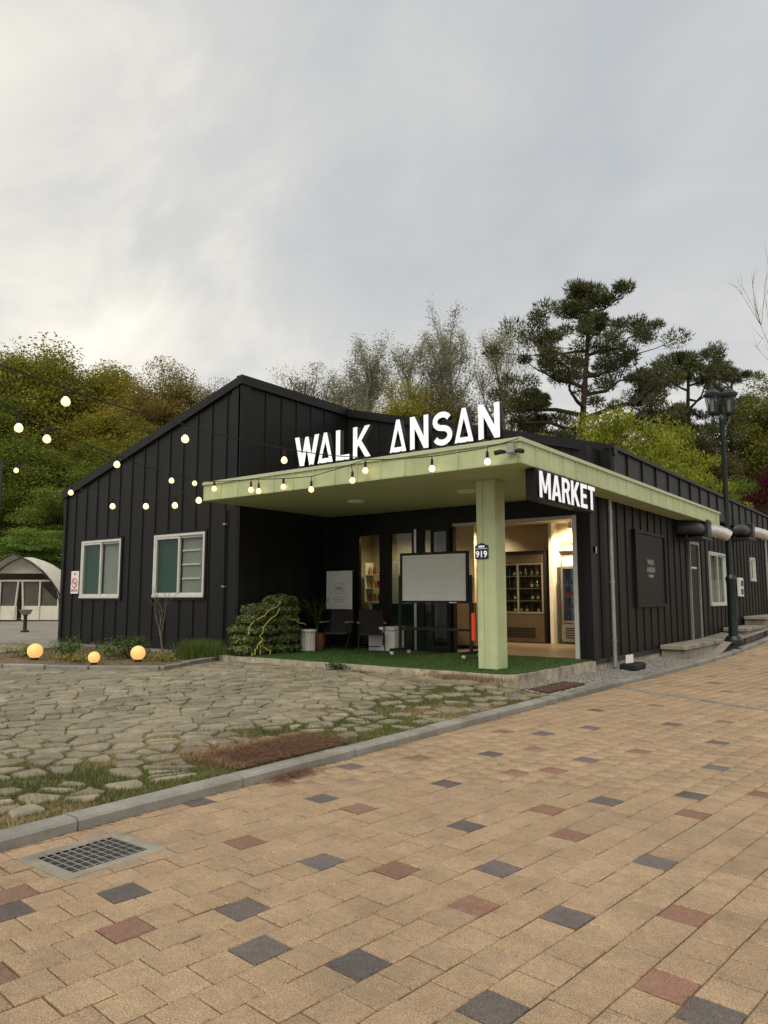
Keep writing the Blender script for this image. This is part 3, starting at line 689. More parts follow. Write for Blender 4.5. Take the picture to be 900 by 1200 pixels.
for a, b, c, d in DH[:3]:
    dr = bpart(MB().box(a, a + 0.06, YB, YB + 0.07, c, d).box(b - 0.06, b, YB, YB + 0.07, c, d).box(a + 0.06, b - 0.06, YB, YB + 0.07, d - 0.07, d).box(a + 0.06, b - 0.06, YB, YB + 0.07, c, c + 0.1), 'glazed_door', 'black_paint')
    bpart(MB().box(a + 0.06, b - 0.06, YB + 0.03, YB + 0.04, c + 0.1, d - 0.07), 'pane', 'glass_door', dr)
# folding leaf standing open against the jamb
lf = bpart(MB().box(-8.86, -8.80, YB - 0.12, YB - 0.07, FZ + 0.02, 3.0).box(-8.46, -8.40, YB - 0.12, YB - 0.07, FZ + 0.02, 3.0).box(-8.8, -8.46, YB - 0.12, YB - 0.07, 2.93, 3.0).box(-8.8, -8.46, YB - 0.12, YB - 0.07, FZ + 0.02, FZ + 0.14), 'open_door_leaf', 'black_paint')
bpart(MB().box(-8.8, -8.46, YB - 0.10, YB - 0.09, FZ + 0.14, 2.93), 'pane', 'glass_dark', lf)
# --- store room behind the porch
YI, XI0, XI1, ZC = 18.6, -12.0, -5.6, 3.42
room = bpart(MB().box(XI0, XI1, YB + 0.14, YI, FZ - 0.06, FZ - 0.004), 'store_floor', 'inner_floor')
bpart(MB().box(XI0, XI1, YI, YI + 0.1, FZ - 0.06, ZC), 'store_back_wall', 'beige_wall')
bpart(MB().box(XI0 - 0.1, XI0, YB + 0.14, YI, FZ - 0.06, ZC), 'store_side_wall', 'beige_wall')
bpart(MB().box(XI1 + 0.02, XI1 + 0.08, YB + 0.14, YI, FZ - 0.06, ZC), 'store_side_wall', 'beige_wall')
bpart(MB().box(XI0, XI1, YB + 0.14, YI, ZC, ZC + 0.05), 'store_ceiling', 'beige_wall')
bpart(MB().box(-8.06, -7.97, 17.62, YI, FZ, ZC - 0.002), 'partition', 'white_plain')
bpart(MB().box(XI0, -8.9, 15.3, 15.4, FZ, ZC - 0.002), 'partition', 'beige_wall')
bpart(MB().box(-8.02, -5.62, YB + 0.13, YB + 0.75, 3.16, ZC - 0.002), 'bulkhead', 'beige_wall')
me = text_mesh('DRINK', 0.17, 0.012, 'wood_arm', at(-7.66, YI - 0.607, 2.88), BO, 'wall_lettering', 0.004); link(bpy.data.objects.new('wall_lettering', me), bld)
me = text_mesh('WINE', 0.18, 0.012, 'wood_arm', at(-10.3, YI - 0.407, 2.90), BO, 'wall_lettering', 0.004); link(bpy.data.objects.new('wall_lettering', me), bld)
bpart(MB().box(-7.968, XI1, YI - 0.6, YI, 2.72, ZC - 0.002), 'fridge_bulkhead', 'beige_wall')
bpart(MB().box(-10.55, -8.062, YI - 0.4, YI, 2.76, ZC - 0.002), 'fridge_bulkhead', 'beige_wall')
# --- side wall along the pavement
ZB = 0.34
SW = [(16.0, 18.0, 1.38, 2.92), (20.25, 21.2, 0.43, 3.0), (22.3, 24.2, 1.28, 2.83), (27.9, 28.65, 2.08, 2.9)]
sw = wall('side_wall', SD(XS), YB + 0.02, YE, ZB, lambda u: ZER - 0.06, SW[1:])
clad(sw, SD(XS), YB + 0.02, YE, 0.5, ZB + 0.02, lambda u: ZER - 0.1, SW[1:], m='clad_warm_lit')
bpart(MB().box(XS - 0.1, XS + 0.055, YB - 0.03, YB + 0.22, ZB, ZS - 0.002), 'corner_trim', 'black_clad', sw)
bpart(MB().box(XS - 0.1, XS + 0.05, YB + 0.0, YE, ZB - 0.07, ZB + 0.02), 'base_flashing', 'dark_steel', sw)
bpart(MB().box(XS - 0.1, XS + 0.02, YB + 0.02, YE, -0.1, ZB - 0.07), 'plinth', 'slab_white', sw)
mb = MB(); a, b, c, d = SW[0]
bd_ = bpart(mb.box(XS + 0.012, XS + 0.05, a, b, c, d), 'display_board', 'clad_warm_lit')
mb = MB(); e = 0.07
mb.box(XS + 0.012, XS + 0.085, a - e, b + e, d, d + e).box(XS + 0.012, XS + 0.085, a - e, b + e, c - e, c).box(XS + 0.012, XS + 0.085, a - e, a, c, d).box(XS + 0.012, XS + 0.085, b, b + e, c, d); bpart(mb, 'board_frame', 'clad_warm_lit', bd_)
for i, (s_, zz, sz) in enumerate((('WALK', 2.30, 0.17), ('ANSAN', 2.13, 0.17), ('MARKET', 1.99, 0.09))):
    me = text_mesh(s_, sz, 0.004, 'print_grey', at(XS + 0.053, 17.0, zz, SIDE), BO, 'board_lettering', 0.004); link(bpy.data.objects.new('board_lettering', me), bd_)
# door in the side wall
a, b, c, d = SW[1]
dr = bpart(MB().box(XS - 0.02, XS + 0.06, a, a + 0.07, c, d).box(XS - 0.02, XS + 0.06, b - 0.07, b, c, d).box(XS - 0.02, XS + 0.06, a + 0.07, b - 0.07, d - 0.08, d), 'side_door', 'steel_dull')
bpart(MB().box(XS - 0.03, XS + 0.02, a + 0.07, b - 0.07, c, d - 0.08), 'door_leaf', 'black_paint', dr)
bpart(MB().box(XS + 0.02, XS + 0.024, a + 0.2, b - 0.2, 2.28, 2.33), 'door_notice', 'white_plain', dr)
bpart(MB().tube([(XS + 0.02, b - 0.15, 1.4), (XS + 0.07, b - 0.15, 1.4), (XS + 0.07, b - 0.26, 1.4)], 0.012), 'handle', 'steel', dr)
# windows: two sliding sashes each
def window(fn, u0, u1, z0, z1, left_m, right_m, shelves=False, f=0.055):
    mb = MB(); B = lambda a, b, c, d, w0, w1, mm=None: (mm or mb).prism([(a, c), (b, c), (b, d), (a, d)], fn, w0, w1)
    B(u0, u1, z1 - f, z1, -0.05, 0.055); B(u0, u1, z0, z0 + f, -0.05, 0.07); B(u0, u0 + f, z0 + f, z1 - f, -0.05, 0.055); B(u1 - f, u1, z0 + f, z1 - f, -0.05, 0.055)
    w_ = bpart(mb, 'window', 'white_frame'); um = (u0 + u1) / 2
    for i, (a, b, wo, m) in enumerate(((u0 + f, um + 0.03, 0.015, left_m), (um - 0.03, u1 - f, -0.02, right_m))):
        s_ = MB(); g = 0.05
        B(a, b, z1 - f - g, z1 - f, wo, wo + 0.03, s_); B(a, b, z0 + f, z0 + f + g, wo, wo + 0.03, s_); B(a, a + g, z0 + f + g, z1 - f - g, wo, wo + 0.03, s_); B(b - g, b, z0 + f + g, z1 - f - g, wo, wo + 0.03, s_)
        bpart(s_, 'sash', 'white_frame', w_)
        bpart(B(a + g, b - g, z0 + f + g, z1 - f - g, wo + 0.012, wo + 0.018, MB()), 'pane', 'glass', w_)
        if m: bpart(B(a, b, z0 + 0.03, z1 - 0.03, -0.075, -0.07, MB()), 'blind', m, w_)
    if shelves:
        s_ = MB()
        for q in (0.28, 0.5, 0.72): B(um + 0.05, u1 - 0.25, z0 + (z1 - z0) * q, z0 + (z1 - z0) * q + 0.035, -0.068, -0.035, s_)
        bpart(s_, 'inner_shelf', 'white_plain', w_)
    return w_
window(FR(YG), *GW[0], 'green_film', 'grey_film', False)
window(FR(YG), *GW[1], 'green_film', 'grey_film', True)
window(SD(XS), *SW[2], 'grey_film', 'grey_film')
window(SD(XS), *SW[3], 'grey_film', 'grey_film')
# --- eave fascia of the right slope, in wide panels
ef = bpart(MB().box(XS, XS + 0.20, YU - 0.1, YE, ZER - 0.75, ZER), 'eave_fascia', 'black_paint')
u = YU - 0.12
while u < YE - 0.2:
    m_ = MB(); u2 = min(u + 0.95, YE); m_.box(XS + 0.201, XS + 0.225, u + 0.004, u2 - 0.004, ZER - 0.77, ZER - 0.045); m_.box(XS + 0.22, XS + 0.262, u - 0.02, u + 0.02, ZER - 0.77, ZER - 0.045)
    bpart(m_, 'fascia_panel', 'black_clad', ef); u += 0.95
bpart(MB().box(XS + 0.1, XS + 0.29, YU - 0.14, YE, ZER - 0.045, ZER + 0.03), 'eave_flashing', 'black_paint', ef)
# --- lime canopy
cn = MB(); IN = 0.03
Lp = [(XCL + IN, YF + IN), (XC - IN, YF + IN), (XC - IN, YCE - IN), (XS + 0.02, YCE - IN), (XS + 0.02, YU - 0.02), (XCL + IN, YU - 0.02)]
canopy = bpart(cn.prism(Lp, lambda u, v, w: (u, v, w), ZS + 0.02, ZT - 0.03), 'canopy', 'lime')
pl2 = [(XCL, YF), (XC, YF), (XC, YCE), (XS + 0.07, YCE), (XS + 0.07, YB - 0.005), (XCL, YB - 0.005)]
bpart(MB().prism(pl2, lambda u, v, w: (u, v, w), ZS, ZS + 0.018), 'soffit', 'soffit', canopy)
def lfascia(fn, u0, u1):
    u = u0
    while u < u1 - 0.02:
        u2 = min(u + 0.5, u1); m_ = MB(); m_.prism([(u + 0.0015, ZS + 0.019), (u2 - 0.0015, ZS + 0.019), (u2 - 0.0015, ZT - 0.06), (u + 0.0015, ZT - 0.06)], fn, -0.029, 0.0)
        if u > u0: m_.prism([(u - 0.009, ZS + 0.02), (u + 0.009, ZS + 0.02), (u + 0.009, ZT - 0.06), (u - 0.009, ZT - 0.06)], fn, -0.002, 0.02)
        bpart(m_, 'fascia_panel', 'lime', canopy); u += 0.5
lfascia(FR(YF), XCL + 0.03, XC - 0.03); lfascia(SD(XC), YF + 0.03, YCE - 0.03)
mb = MB(); mb.box(XCL, XCL + 0.028, YF + 0.001, YU, ZS + 0.019, ZT - 0.06); mb.box(XS + 0.07, XC - 0.032, YCE - 0.028, YCE, ZS + 0.019, ZT - 0.06); bpart(mb, 'end_fascia', 'lime', canopy)
mb = MB(); mb.box(XC - 0.029, XC + 0.004, YF - 0.004, YF + 0.029, ZS + 0.019, ZT - 0.06); bpart(mb, 'corner_post', 'lime', canopy)
mb = MB(); mb.box(XCL - 0.01, XC + 0.03, YF - 0.03, YF + 0.1, ZT - 0.06, ZT); mb.box(XC - 0.1, XC + 0.03, YF + 0.101, YCE + 0.02, ZT - 0.06, ZT - 0.001); bpart(mb, 'flashing', 'lime_flash', canopy)
bpart(MB().prism([(XCL, YF + 0.1), (XC - 0.1, YF + 0.1), (XC - 0.1, YU), (XCL, YU)], lambda u, v, w: (u, v, w), ZT - 0.03, ZT - 0.012), 'canopy_deck', 'dark_steel', canopy)
for x, y in ((-9.41, 11.47), (-6.89, 11.58)):
    dl = bpart(MB().lathe([(0.17, -0.03), (0.17, 0.0)], 20, (x, y, ZS)), 'downlight', 'white_plain', canopy)
# pillar with folded seams
px0, px1, py0, py1 = -6.16, -5.81, 10.67, 11.02; g = 0.012
prof = []
def edge(x0, y0, x1, y1):
    nx, ny = (y0 - y1), (x1 - x0); l = math.hypot(nx, ny); nx, ny = nx / l, ny / l
    for t in (0.02, 0.34, 0.348, 0.37, 0.378, 0.98):
        s = g if 0.345 < t < 0.375 else 0; prof.append((x0 + (x1 - x0) * t + nx * s, y0 + (y1 - y0) * t + ny * s))
edge(px0, py0, px1, py0); edge(px1, py0, px1, py1); edge(px1, py1, px0, py1); edge(px0, py1, px0, py0)
pillar = bpart(MB().prism(prof, lambda u, v, w: (u, v, w), FZ + 0.004, ZS - 0.002), 'pillar', 'lime')
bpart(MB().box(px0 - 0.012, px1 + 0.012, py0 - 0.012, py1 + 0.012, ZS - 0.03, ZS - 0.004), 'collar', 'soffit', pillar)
# --- porch floor
slab = MB(); pts = [(XR + 0.1, 10.2)]; rq = random.Random(5)
x = XR + 0.1
while x < -5.5: x += 0.35; pts.append((min(x, -5.45), 10.2 + rq.uniform(-0.03, 0.03)))
pts += [(-5.30, 10.36)]; y = 10.36
while y < 13.2: y += 0.35; pts.append((-5.27 + rq.uniform(-0.03, 0.02), min(y, 13.42)))
pts += [(-5.36, 13.46), (XR + 0.1, 13.46)]
sl = slab.prism(pts, lambda u, v, w: (u, v, w), 0.0, FZ - 0.022).build('porch_floor', 'slab_white'); tag(sl, kind='structure')
pts2 = [(p[0] - (0.05 if p[0] > -5.5 else 0), p[1] + (0.05 if p[1] < 10.4 else 0)) for p in pts]
tb = MB().prism(pts2, lambda u, v, w: (u, v, w), FZ - 0.02, FZ - 0.004).build('turf_mat', 'turf_base', sl)
gp = []
for _ in range(26000):
    x = rg.uniform(XR + 0.1, -5.33); y = 10.26 + (rg.random() ** 1.25) * 3.18; gp.append((x, y, FZ - 0.006))
tag(blades('turf_pile', gp, 'turf_blade', 0.012, 0.03, 0.012, 0.8, tb, 5), kind='stuff')
# drain pipes of the building
def pipe(x, y, z0, z1, fn_m='steel_dull', r=0.045):
    p_ = bpart(MB().tube([(x, y, z0), (x, y, z1)], r, 10), 'drain_pipe', fn_m, None, True)
    for z in (z0 + 0.5, (z0 + z1) / 2, z1 - 0.25): bpart(MB().lathe([(r + 0.012, -0.02), (r + 0.012, 0.02)], 10, (x, y, z)), 'bracket', 'steel_dull', p_)
pipe(XS + 0.13, 14.3, 0.18, ZS); pipe(XS + 0.13, 30.2, 0.5, ZER - 0.75)
bpart(MB().tube([(-12.40, YG - 0.06, 0.36), (-12.40, YG - 0.06, 3.42)], 0.028, 8), 'drain_pipe', 'black_paint', None, True)
for z in (0.45, 1.75, 3.1): bpart(MB().box(-12.44, -12.36, YG - 0.10, YG - 0.03, z - 0.02, z + 0.02), 'pipe_clip', 'steel_dull')
# small fixtures on the side wall
bpart(MB().box(XS + 0.04, XS + 0.055, 13.56, 13.74, 2.36, 2.48), 'small_plate', 'white_plain')
eb = bpart(MB().bbox(XS + 0.04, XS + 0.14, 25.6, 26.1, 1.55, 2.15, 0.015), 'meter_box', 'white_plain')
bpart(MB().box(XS + 0.141, XS + 0.147, 25.7, 26.0, 1.62, 1.8), 'dial', 'print_dark', eb); bpart(MB().box(XS + 0.141, XS + 0.147, 25.7, 26.0, 1.88, 2.06), 'dial', 'print_dark', eb)
def duct(y, z):
    m_ = MB(); P = []
    for i in range(9):
        a = math.pi / 2 * i / 8; P.append((XS + 0.02 + 0.33 * math.sin(a), y + 0.33 * (1 - math.cos(a)) , z))
    P = [(XS + 0.02, y, z)] + P + [(XS + 0.35, y + 0.62, z)]
    d_ = bpart(m_.tube(P, 0.19, 14), 'vent_duct', 'duct_black', None, True)
    bpart(MB().bbox(XS + 0.08, XS + 0.60, y + 0.62, y + 0.95, z - 0.24, z + 0.24, 0.02), 'fan_box', 'dark_steel', d_)
    bpart(MB().box(XS + 0.0, XS + 0.62, y - 0.1, y + 0.97, z - 0.29, z - 0.245), 'bracket', 'dark_steel', d_)
    bpart(MB().tube([(XS + 0.40, y + 0.95, z), (XS + 0.42, y + 1.08, z)], 0.17, 12), 'collar', 'steel', d_)
    bpart(MB().tube([(XS + 0.42, y + 1.08, z + 0.01), (XS + 0.47, y + 1.24, z + 0.02), (XS + 0.58, y + 1.42, z + 0.0), (XS + 0.74, y + 1.58, z - 0.06), (XS + 0.84, y + 1.66, z - 0.14)], [0.165, 0.17, 0.168, 0.17, 0.165], 14), 'foil_spout', 'foil', d_, True)
duct(19.4, 3.27); duct(25.0, 3.62)
# ================================================================== signs on the building
LT = {
 'W': ([(0, 1), (.19, 1), (.33, .36), (.465, .97), (.605, .97), (.74, .36), (.88, 1), (1.07, 1), (.84, 0), (.65, 0), (.535, .55), (.42, 0), (.23, 0)], []),
 'A': ([(0, 0), (.35, 1), (.53, 1), (.88, 0)], [[(.23, .15), (.65, .15), (.44, .70)]]),
 'L': ([(0, 0), (0, 1), (.19, 1), (.19, .17), (.6, .17), (.6, 0)], []),
 'K': ([(0, 0), (0, 1), (.19, 1), (.19, .56), (.52, 1), (.75, 1), (.37, .54), (.78, 0), (.54, 0), (.25, .40), (.19, .32), (.19, 0)], []),
 'N': ([(0, 0), (0, 1), (.19, 1), (.57, .36), (.57, 1), (.76, 1), (.76, 0), (.57, 0), (.19, .64), (.19, 0)], [])}
def s_shape():
    C_ = []
    for i in range(13): a = R(25 + 245 * i / 12); C_.append((.36 + .265 * math.cos(a), .715 + .20 * math.sin(a)))
    for i in range(1, 14): a = R(90 - 245 * i / 13); C_.append((.36 + .275 * math.cos(a), .30 + .215 * math.sin(a)))
    l, r_ = [], []
    for i, p in enumerate(C_):
        q0, q1 = C_[max(0, i - 1)], C_[min(len(C_) - 1, i + 1)]; dx, dy = q1[0] - q0[0], q1[1] - q0[1]; n = math.hypot(dx, dy); dx, dy = dx / n, dy / n; h = .086
        l.append((p[0] - dy * h, p[1] + dx * h)); r_.append((p[0] + dy * h, p[1] - dx * h))
    return l + r_[::-1]
LT['S'] = (s_shape(), [])
sg = thing('rooftop_sign', 'white block letters WALK ANSAN standing along the canopy edge', 'sign', (-7.3, 9.75, ZT))
for ch, x0, x1 in (('W', -9.399, -8.80), ('A', -8.83, -8.47), ('L', -8.40, -8.09), ('K', -8.009, -7.62), ('A', -7.216, -6.88), ('N', -6.803, -6.444), ('S', -6.36, -5.995), ('A', -5.953, -5.615), ('N', -5.527, -5.160)):
    o_, hs = LT[ch]; wmax = max(p[0] for p in o_); wmin = min(p[0] for p in o_); k = (x1 - x0) / (wmax - wmin); H_ = 0.545
    tr_ = lambda P: [((p[0] - wmin) * k, p[1] * H_) for p in P]
    me = outline_mesh(tr_(o_), [tr_(q) for q in hs], 0.1, ['white_face', 'wire'], at(x0, 9.73, ZT + 0.06), (-7.3, 9.75, ZT), 'letter'); lo = link(bpy.data.objects.new('letter', me), sg)
    fl = [1 if p.normal.y > 0.5 else p.material_index for p in me.polygons]; me.polygons.foreach_set('material_index', fl)
    for q in (0.25, 0.75):
        xx = x0 + (x1 - x0) * q; MB().box(xx - 0.012, xx + 0.012, 9.63, 9.78, ZT + 0.001, ZT + 0.058).build('bracket', 'dark_steel', lo, (-7.3, 9.75, ZT))
ms = thing('market_sign', 'black box sign with white letters MARKET hung under the canopy side', 'sign', (-4.70, 11.05, 2.95))
MO = (-4.70, 11.05, 2.95)
MB().bbox(-4.96, -4.785, 10.08, 12.40, 2.97, 3.445, 0.008).build('sign_box', 'black_paint', ms, MO)
MT = {
 'M': ([(0, 0), (0, 1), (.2, 1), (.37, .42), (.54, 1), (.74, 1), (.74, 0), (.56, 0), (.56, .62), (.44, .2), (.30, .2), (.18, .62), (.18, 0)], []),
 'A': ([(0, 0), (.235, 1), (.435, 1), (.67, 0), (.48, 0), (.44, .2), (.23, .2), (.19, 0)], [[(.265, .35), (.405, .35), (.335, .70)]]),
 'R': ([(0, 0), (0, 1), (.36, 1), (.48, .96), (.56, .86), (.58, .72), (.55, .58), (.46, .48), (.60, 0), (.41, 0), (.29, .43), (.19, .43), (.19, 0)], [[(.19, .58), (.32, .58), (.38, .63), (.39, .72), (.37, .80), (.32, .84), (.19, .84)]]),
 'K': ([(0, 0), (0, 1), (.19, 1), (.19, .60), (.42, 1), (.64, 1), (.37, .56), (.66, 0), (.44, 0), (.25, .38), (.19, .28), (.19, 0)], []),
 'E': ([(0, 0), (0, 1), (.52, 1), (.52, .83), (.19, .83), (.19, .59), (.47, .59), (.47, .43), (.19, .43), (.19, .17), (.53, .17), (.53, 0)], []),
 'T': ([(.19, 0), (.19, .83), (0, .83), (0, 1), (.57, 1), (.57, .83), (.38, .83), (.38, 0)], [])}
yy = 10.13; kw = 0.545; H_ = 0.405
for ch in 'MARKET':
    o_, hs = MT[ch]; tr_ = lambda P: [(p[0] * kw, p[1] * H_) for p in P]
    me = outline_mesh(tr_(o_), [tr_(q) for q in hs], 0.03, ['white_face', 'wire'], at(-4.768, yy, 3.005, SIDE), MO, 'letter'); link(bpy.data.objects.new('letter', me), ms)
    yy += max(p[0] for p in o_) * kw + (0.025 if ch in 'MA' else 0.035)
# number plate on the pillar
np_ = thing('number_plate', 'dark blue house number plate 919 on the lime pillar', 'number plate', (-6.06, 10.66, 2.2)); NO = (-6.06, 10.66, 2.2)
MB().prism([(-6.185, 2.14), (-5.935, 2.14), (-5.935, 2.36), (-6.06, 2.405), (-6.185, 2.36)], FR(10.665), 0.0, 0.012).build('plate', 'navy', np_, NO)
for s_, sz, zz in (('919', 0.145, 2.215), ('ANSAN', 0.035, 2.345)):
    me = text_mesh(s_, sz, 0.002, 'white_face', at(-6.06, 10.651, zz), NO, 'lettering', 0.003); link(bpy.data.objects.new('lettering', me), np_)
MB().box(-6.175, -5.945, 10.6505, 10.6525, 2.308, 2.314).build('rule', 'white_face', np_, NO)
# no smoking notice on the gable
nn = thing('no_smoking_notice', 'small white no smoking notice beside the left window', 'notice', (-18.32, YG - 0.03, 1.62)); NO = (-18.32, YG - 0.03, 1.62)
MB().box(-18.50, -18.14, YG - 0.05, YG - 0.036, 1.62, 2.21).build('board', 'white_plain', nn, NO)
m_ = MB(); cr_ = [(-18.32 + 0.12 * math.cos(a), YG - 0.053, 1.90 + 0.12 * math.sin(a)) for a in [2 * math.pi * i / 20 for i in range(20)]]
m_.tube(cr_ + [cr_[0]], 0.012, 4, False); m_.tube([(-18.40, YG - 0.053, 1.98), (-18.24, YG - 0.053, 1.82)], 0.010, 4); m_.build('red_ring', 'sign_red', nn, NO)
MB().box(-18.38, -18.26, YG - 0.0525, YG - 0.0505, 1.885, 1.915).build('cigarette', 'print_dark', nn, NO)
for s_, zz in (('NO', 2.13), ('SMOKING', 1.70)):
    me = text_mesh(s_, 0.085, 0.002, 'sign_red', at(-18.32, YG - 0.052, zz), NO, 'lettering', 0.002, 0.8); link(bpy.data.objects.new('lettering', me), nn)
# security cameras at the canopy corner
sc = thing('security_cameras', 'pair of black security cameras on a grey box at the canopy corner', 'camera', (-4.9, YF - 0.02, 3.62)); CO = (-4.9, YF - 0.02, 3.62)
MB().bbox(-4.97, -4.86, YF - 0.10, YF - 0.022, 3.60, 3.74, 0.01).build('junction_box', 'steel_dull', sc, CO)
for (a, b, c), (d, e, f) in (((-4.99, YF - 0.10, 3.62), (-5.08, YF - 0.24, 3.59)), ((-4.84, YF - 0.06, 3.62), (-4.70, YF - 0.12, 3.59))):
    cb_ = MB().tube([(a, b, c), ((a + d) / 2, (b + e) / 2, (c + f) / 2 + 0.01), (d, e, f)], [0.025, 0.036, 0.035], 10).build('camera_body', 'rubber', sc, CO, True)
    MB().tube([(-4.91, YF - 0.08, 3.60), (a, b, c)], 0.018, 6).build('arm', 'steel_dull', cb_, CO)
# ================================================================== things on the porch
# stack of leafy camouflage bundles
sk = thing('garland_stack', 'tall stack of green leafy garland bundles tied with yellow straps', 'bundle stack', (-11.4, 11.0, FZ)); rb = random.Random(31)
def pillow(cx_, cy_, cz, lx, ly, lz, rz, seed):
    g = random.Random(seed); m_ = MB(); nu, nv = 16, 8; vs = []; fs = []
    ph = [g.uniform(0, 6.28) for _ in range(6)]
    for i in range(nv + 1):
        t = -math.pi / 2 + math.pi * i / nv
        for k in range(nu):
            a = 2 * math.pi * k / nu; ex = 0.45
            cxx = math.copysign(abs(math.cos(a)) ** ex, math.cos(a)); syy = math.copysign(abs(math.sin(a)) ** ex, math.sin(a)); ct = abs(math.cos(t)) ** 0.55 if i not in (0, nv) else 0.0
            w = 1 + 0.09 * math.sin(3 * a + ph[0]) + 0.08 * math.sin(5 * a + ph[1] + 2 * t)
            x, y = rot2(cxx * ct * lx / 2 * w, syy * ct * ly / 2 * w, rz); vs.append((cx_ + x, cy_ + y, cz + math.sin(t) * lz / 2 * (1 + 0.15 * math.sin(2 * a + ph[2]))))
    for i in range(nv):
        for k in range(nu): fs.append((i * nu + k, i * nu + (k + 1) % nu, (i + 1) * nu + (k + 1) % nu, (i + 1) * nu + k))
    return m_.add(vs, fs)
def leaf_quads(P, Nn, size, seed, aspect=0.55):
    g = np.random.default_rng(seed); P = np.asarray(P, float); n = len(P); Nn = np.asarray(Nn, float) + g.normal(0, 0.55, (n, 3)); Nn /= np.linalg.norm(Nn, axis=1)[:, None] + 1e-9
    a = np.cross(Nn, g.normal(0, 1, (n, 3))); a /= np.linalg.norm(a, axis=1)[:, None] + 1e-9; b = np.cross(Nn, a); s = size * g.uniform(0.6, 1.35, (n, 1))
    V = np.empty((n * 4, 3)); V[0::4] = P - a * s * 0.5; V[1::4] = P + b * s * aspect * 0.5; V[2::4] = P + a * s * 0.5; V[3::4] = P - b * s * aspect * 0.5
    return V, np.arange(n * 4).reshape(n, 4)
SO = np.array((-11.4, 11.0, FZ)); lay = []
for k, (cx_, cy_, lx, ly) in enumerate(((-11.42, 10.62, 0.72, 0.80), (-11.34, 11.32, 0.66, 0.75), (-11.44, 10.60, 0.72, 0.80), (-11.35, 11.32, 0.66, 0.72), (-11.42, 10.63, 0.74, 0.80), (-11.36, 11.34, 0.64, 0.7), (-11.42, 10.68, 0.68, 0.72), (-11.37, 11.34, 0.64, 0.7), (-11.42, 10.80, 0.62, 0.6), (-11.38, 11.36, 0.62, 0.66), (-11.40, 11.34, 0.58, 0.6))):
    lvl = k // 2 if k < 10 else 5; z = FZ + 0.10 + 0.195 * lvl
    pb = pillow(cx_ + rb.uniform(-.03, .03), cy_ + rb.uniform(-.03, .03), z, lx, ly, 0.215, rb.uniform(-.15, .15), k); P = []; Q = []
    for f_ in pb.f:
        c4 = [np.array(pb.v[i]) for i in f_]; nrm = np.cross(c4[1] - c4[0], c4[3] - c4[0]); ar = np.linalg.norm(nrm)
        if ar < 1e-7: continue
        for _ in range(max(1, int(ar * 1100))):
            s, t = rb.random(), rb.random(); P.append((c4[0] * (1 - s) + c4[1] * s) * (1 - t) + (c4[3] * (1 - s) + c4[2] * s) * t - SO + nrm / ar * rb.uniform(-0.005, 0.03)); Q.append(nrm / ar)
    bo = pb.build('bundle', 'camo', sk, tuple(SO), True); V_, F_ = leaf_quads(P, Q, 0.075, k); tag(link(bpy.data.objects.new('leaf_cover', np_mesh('leaf_cover', V_, F_, 'leaf_camo')), bo), kind='stuff')
for pts_ in ([(-11.02, 11.00, 1.42), (-11.02, 10.80, 1.30), (-11.03, 10.55, 1.14), (-11.08, 10.28, 1.02), (-11.12, 10.20, 0.86), (-11.10, 10.17, 0.78)], [(-10.99, 10.95, 1.30), (-10.99, 10.72, 1.10), (-11.0, 10.50, 0.92), (-11.02, 10.42, 0.75), (-10.99, 10.40, 0.60), (-11.02, 10.44, 0.46), (-10.96, 10.38, 0.39)], [(-11.0, 11.30, 1.05), (-10.95, 11.48, 0.98), (-10.92, 11.66, 0.94)], [(-11.0, 10.46, 0.66), (-10.98, 10.32, 0.52), (-10.97, 10.26, 0.40), (-11.0, 10.20, 0.375)], [(-11.0, 10.50, 0.62), (-10.97, 10.58, 0.48), (-10.93, 10.62, 0.375)]):
    pts_ = [q for a, b in zip(pts_, pts_[1:]) for q in (a, tuple((a[i] + b[i]) / 2 + rb.gauss(0, 0.025) for i in range(3)))] + [pts_[-1]]; m_ = MB().tube(pts_, 0.010, 5); m_.build('strap', 'strap_yellow', sk, tuple(SO))
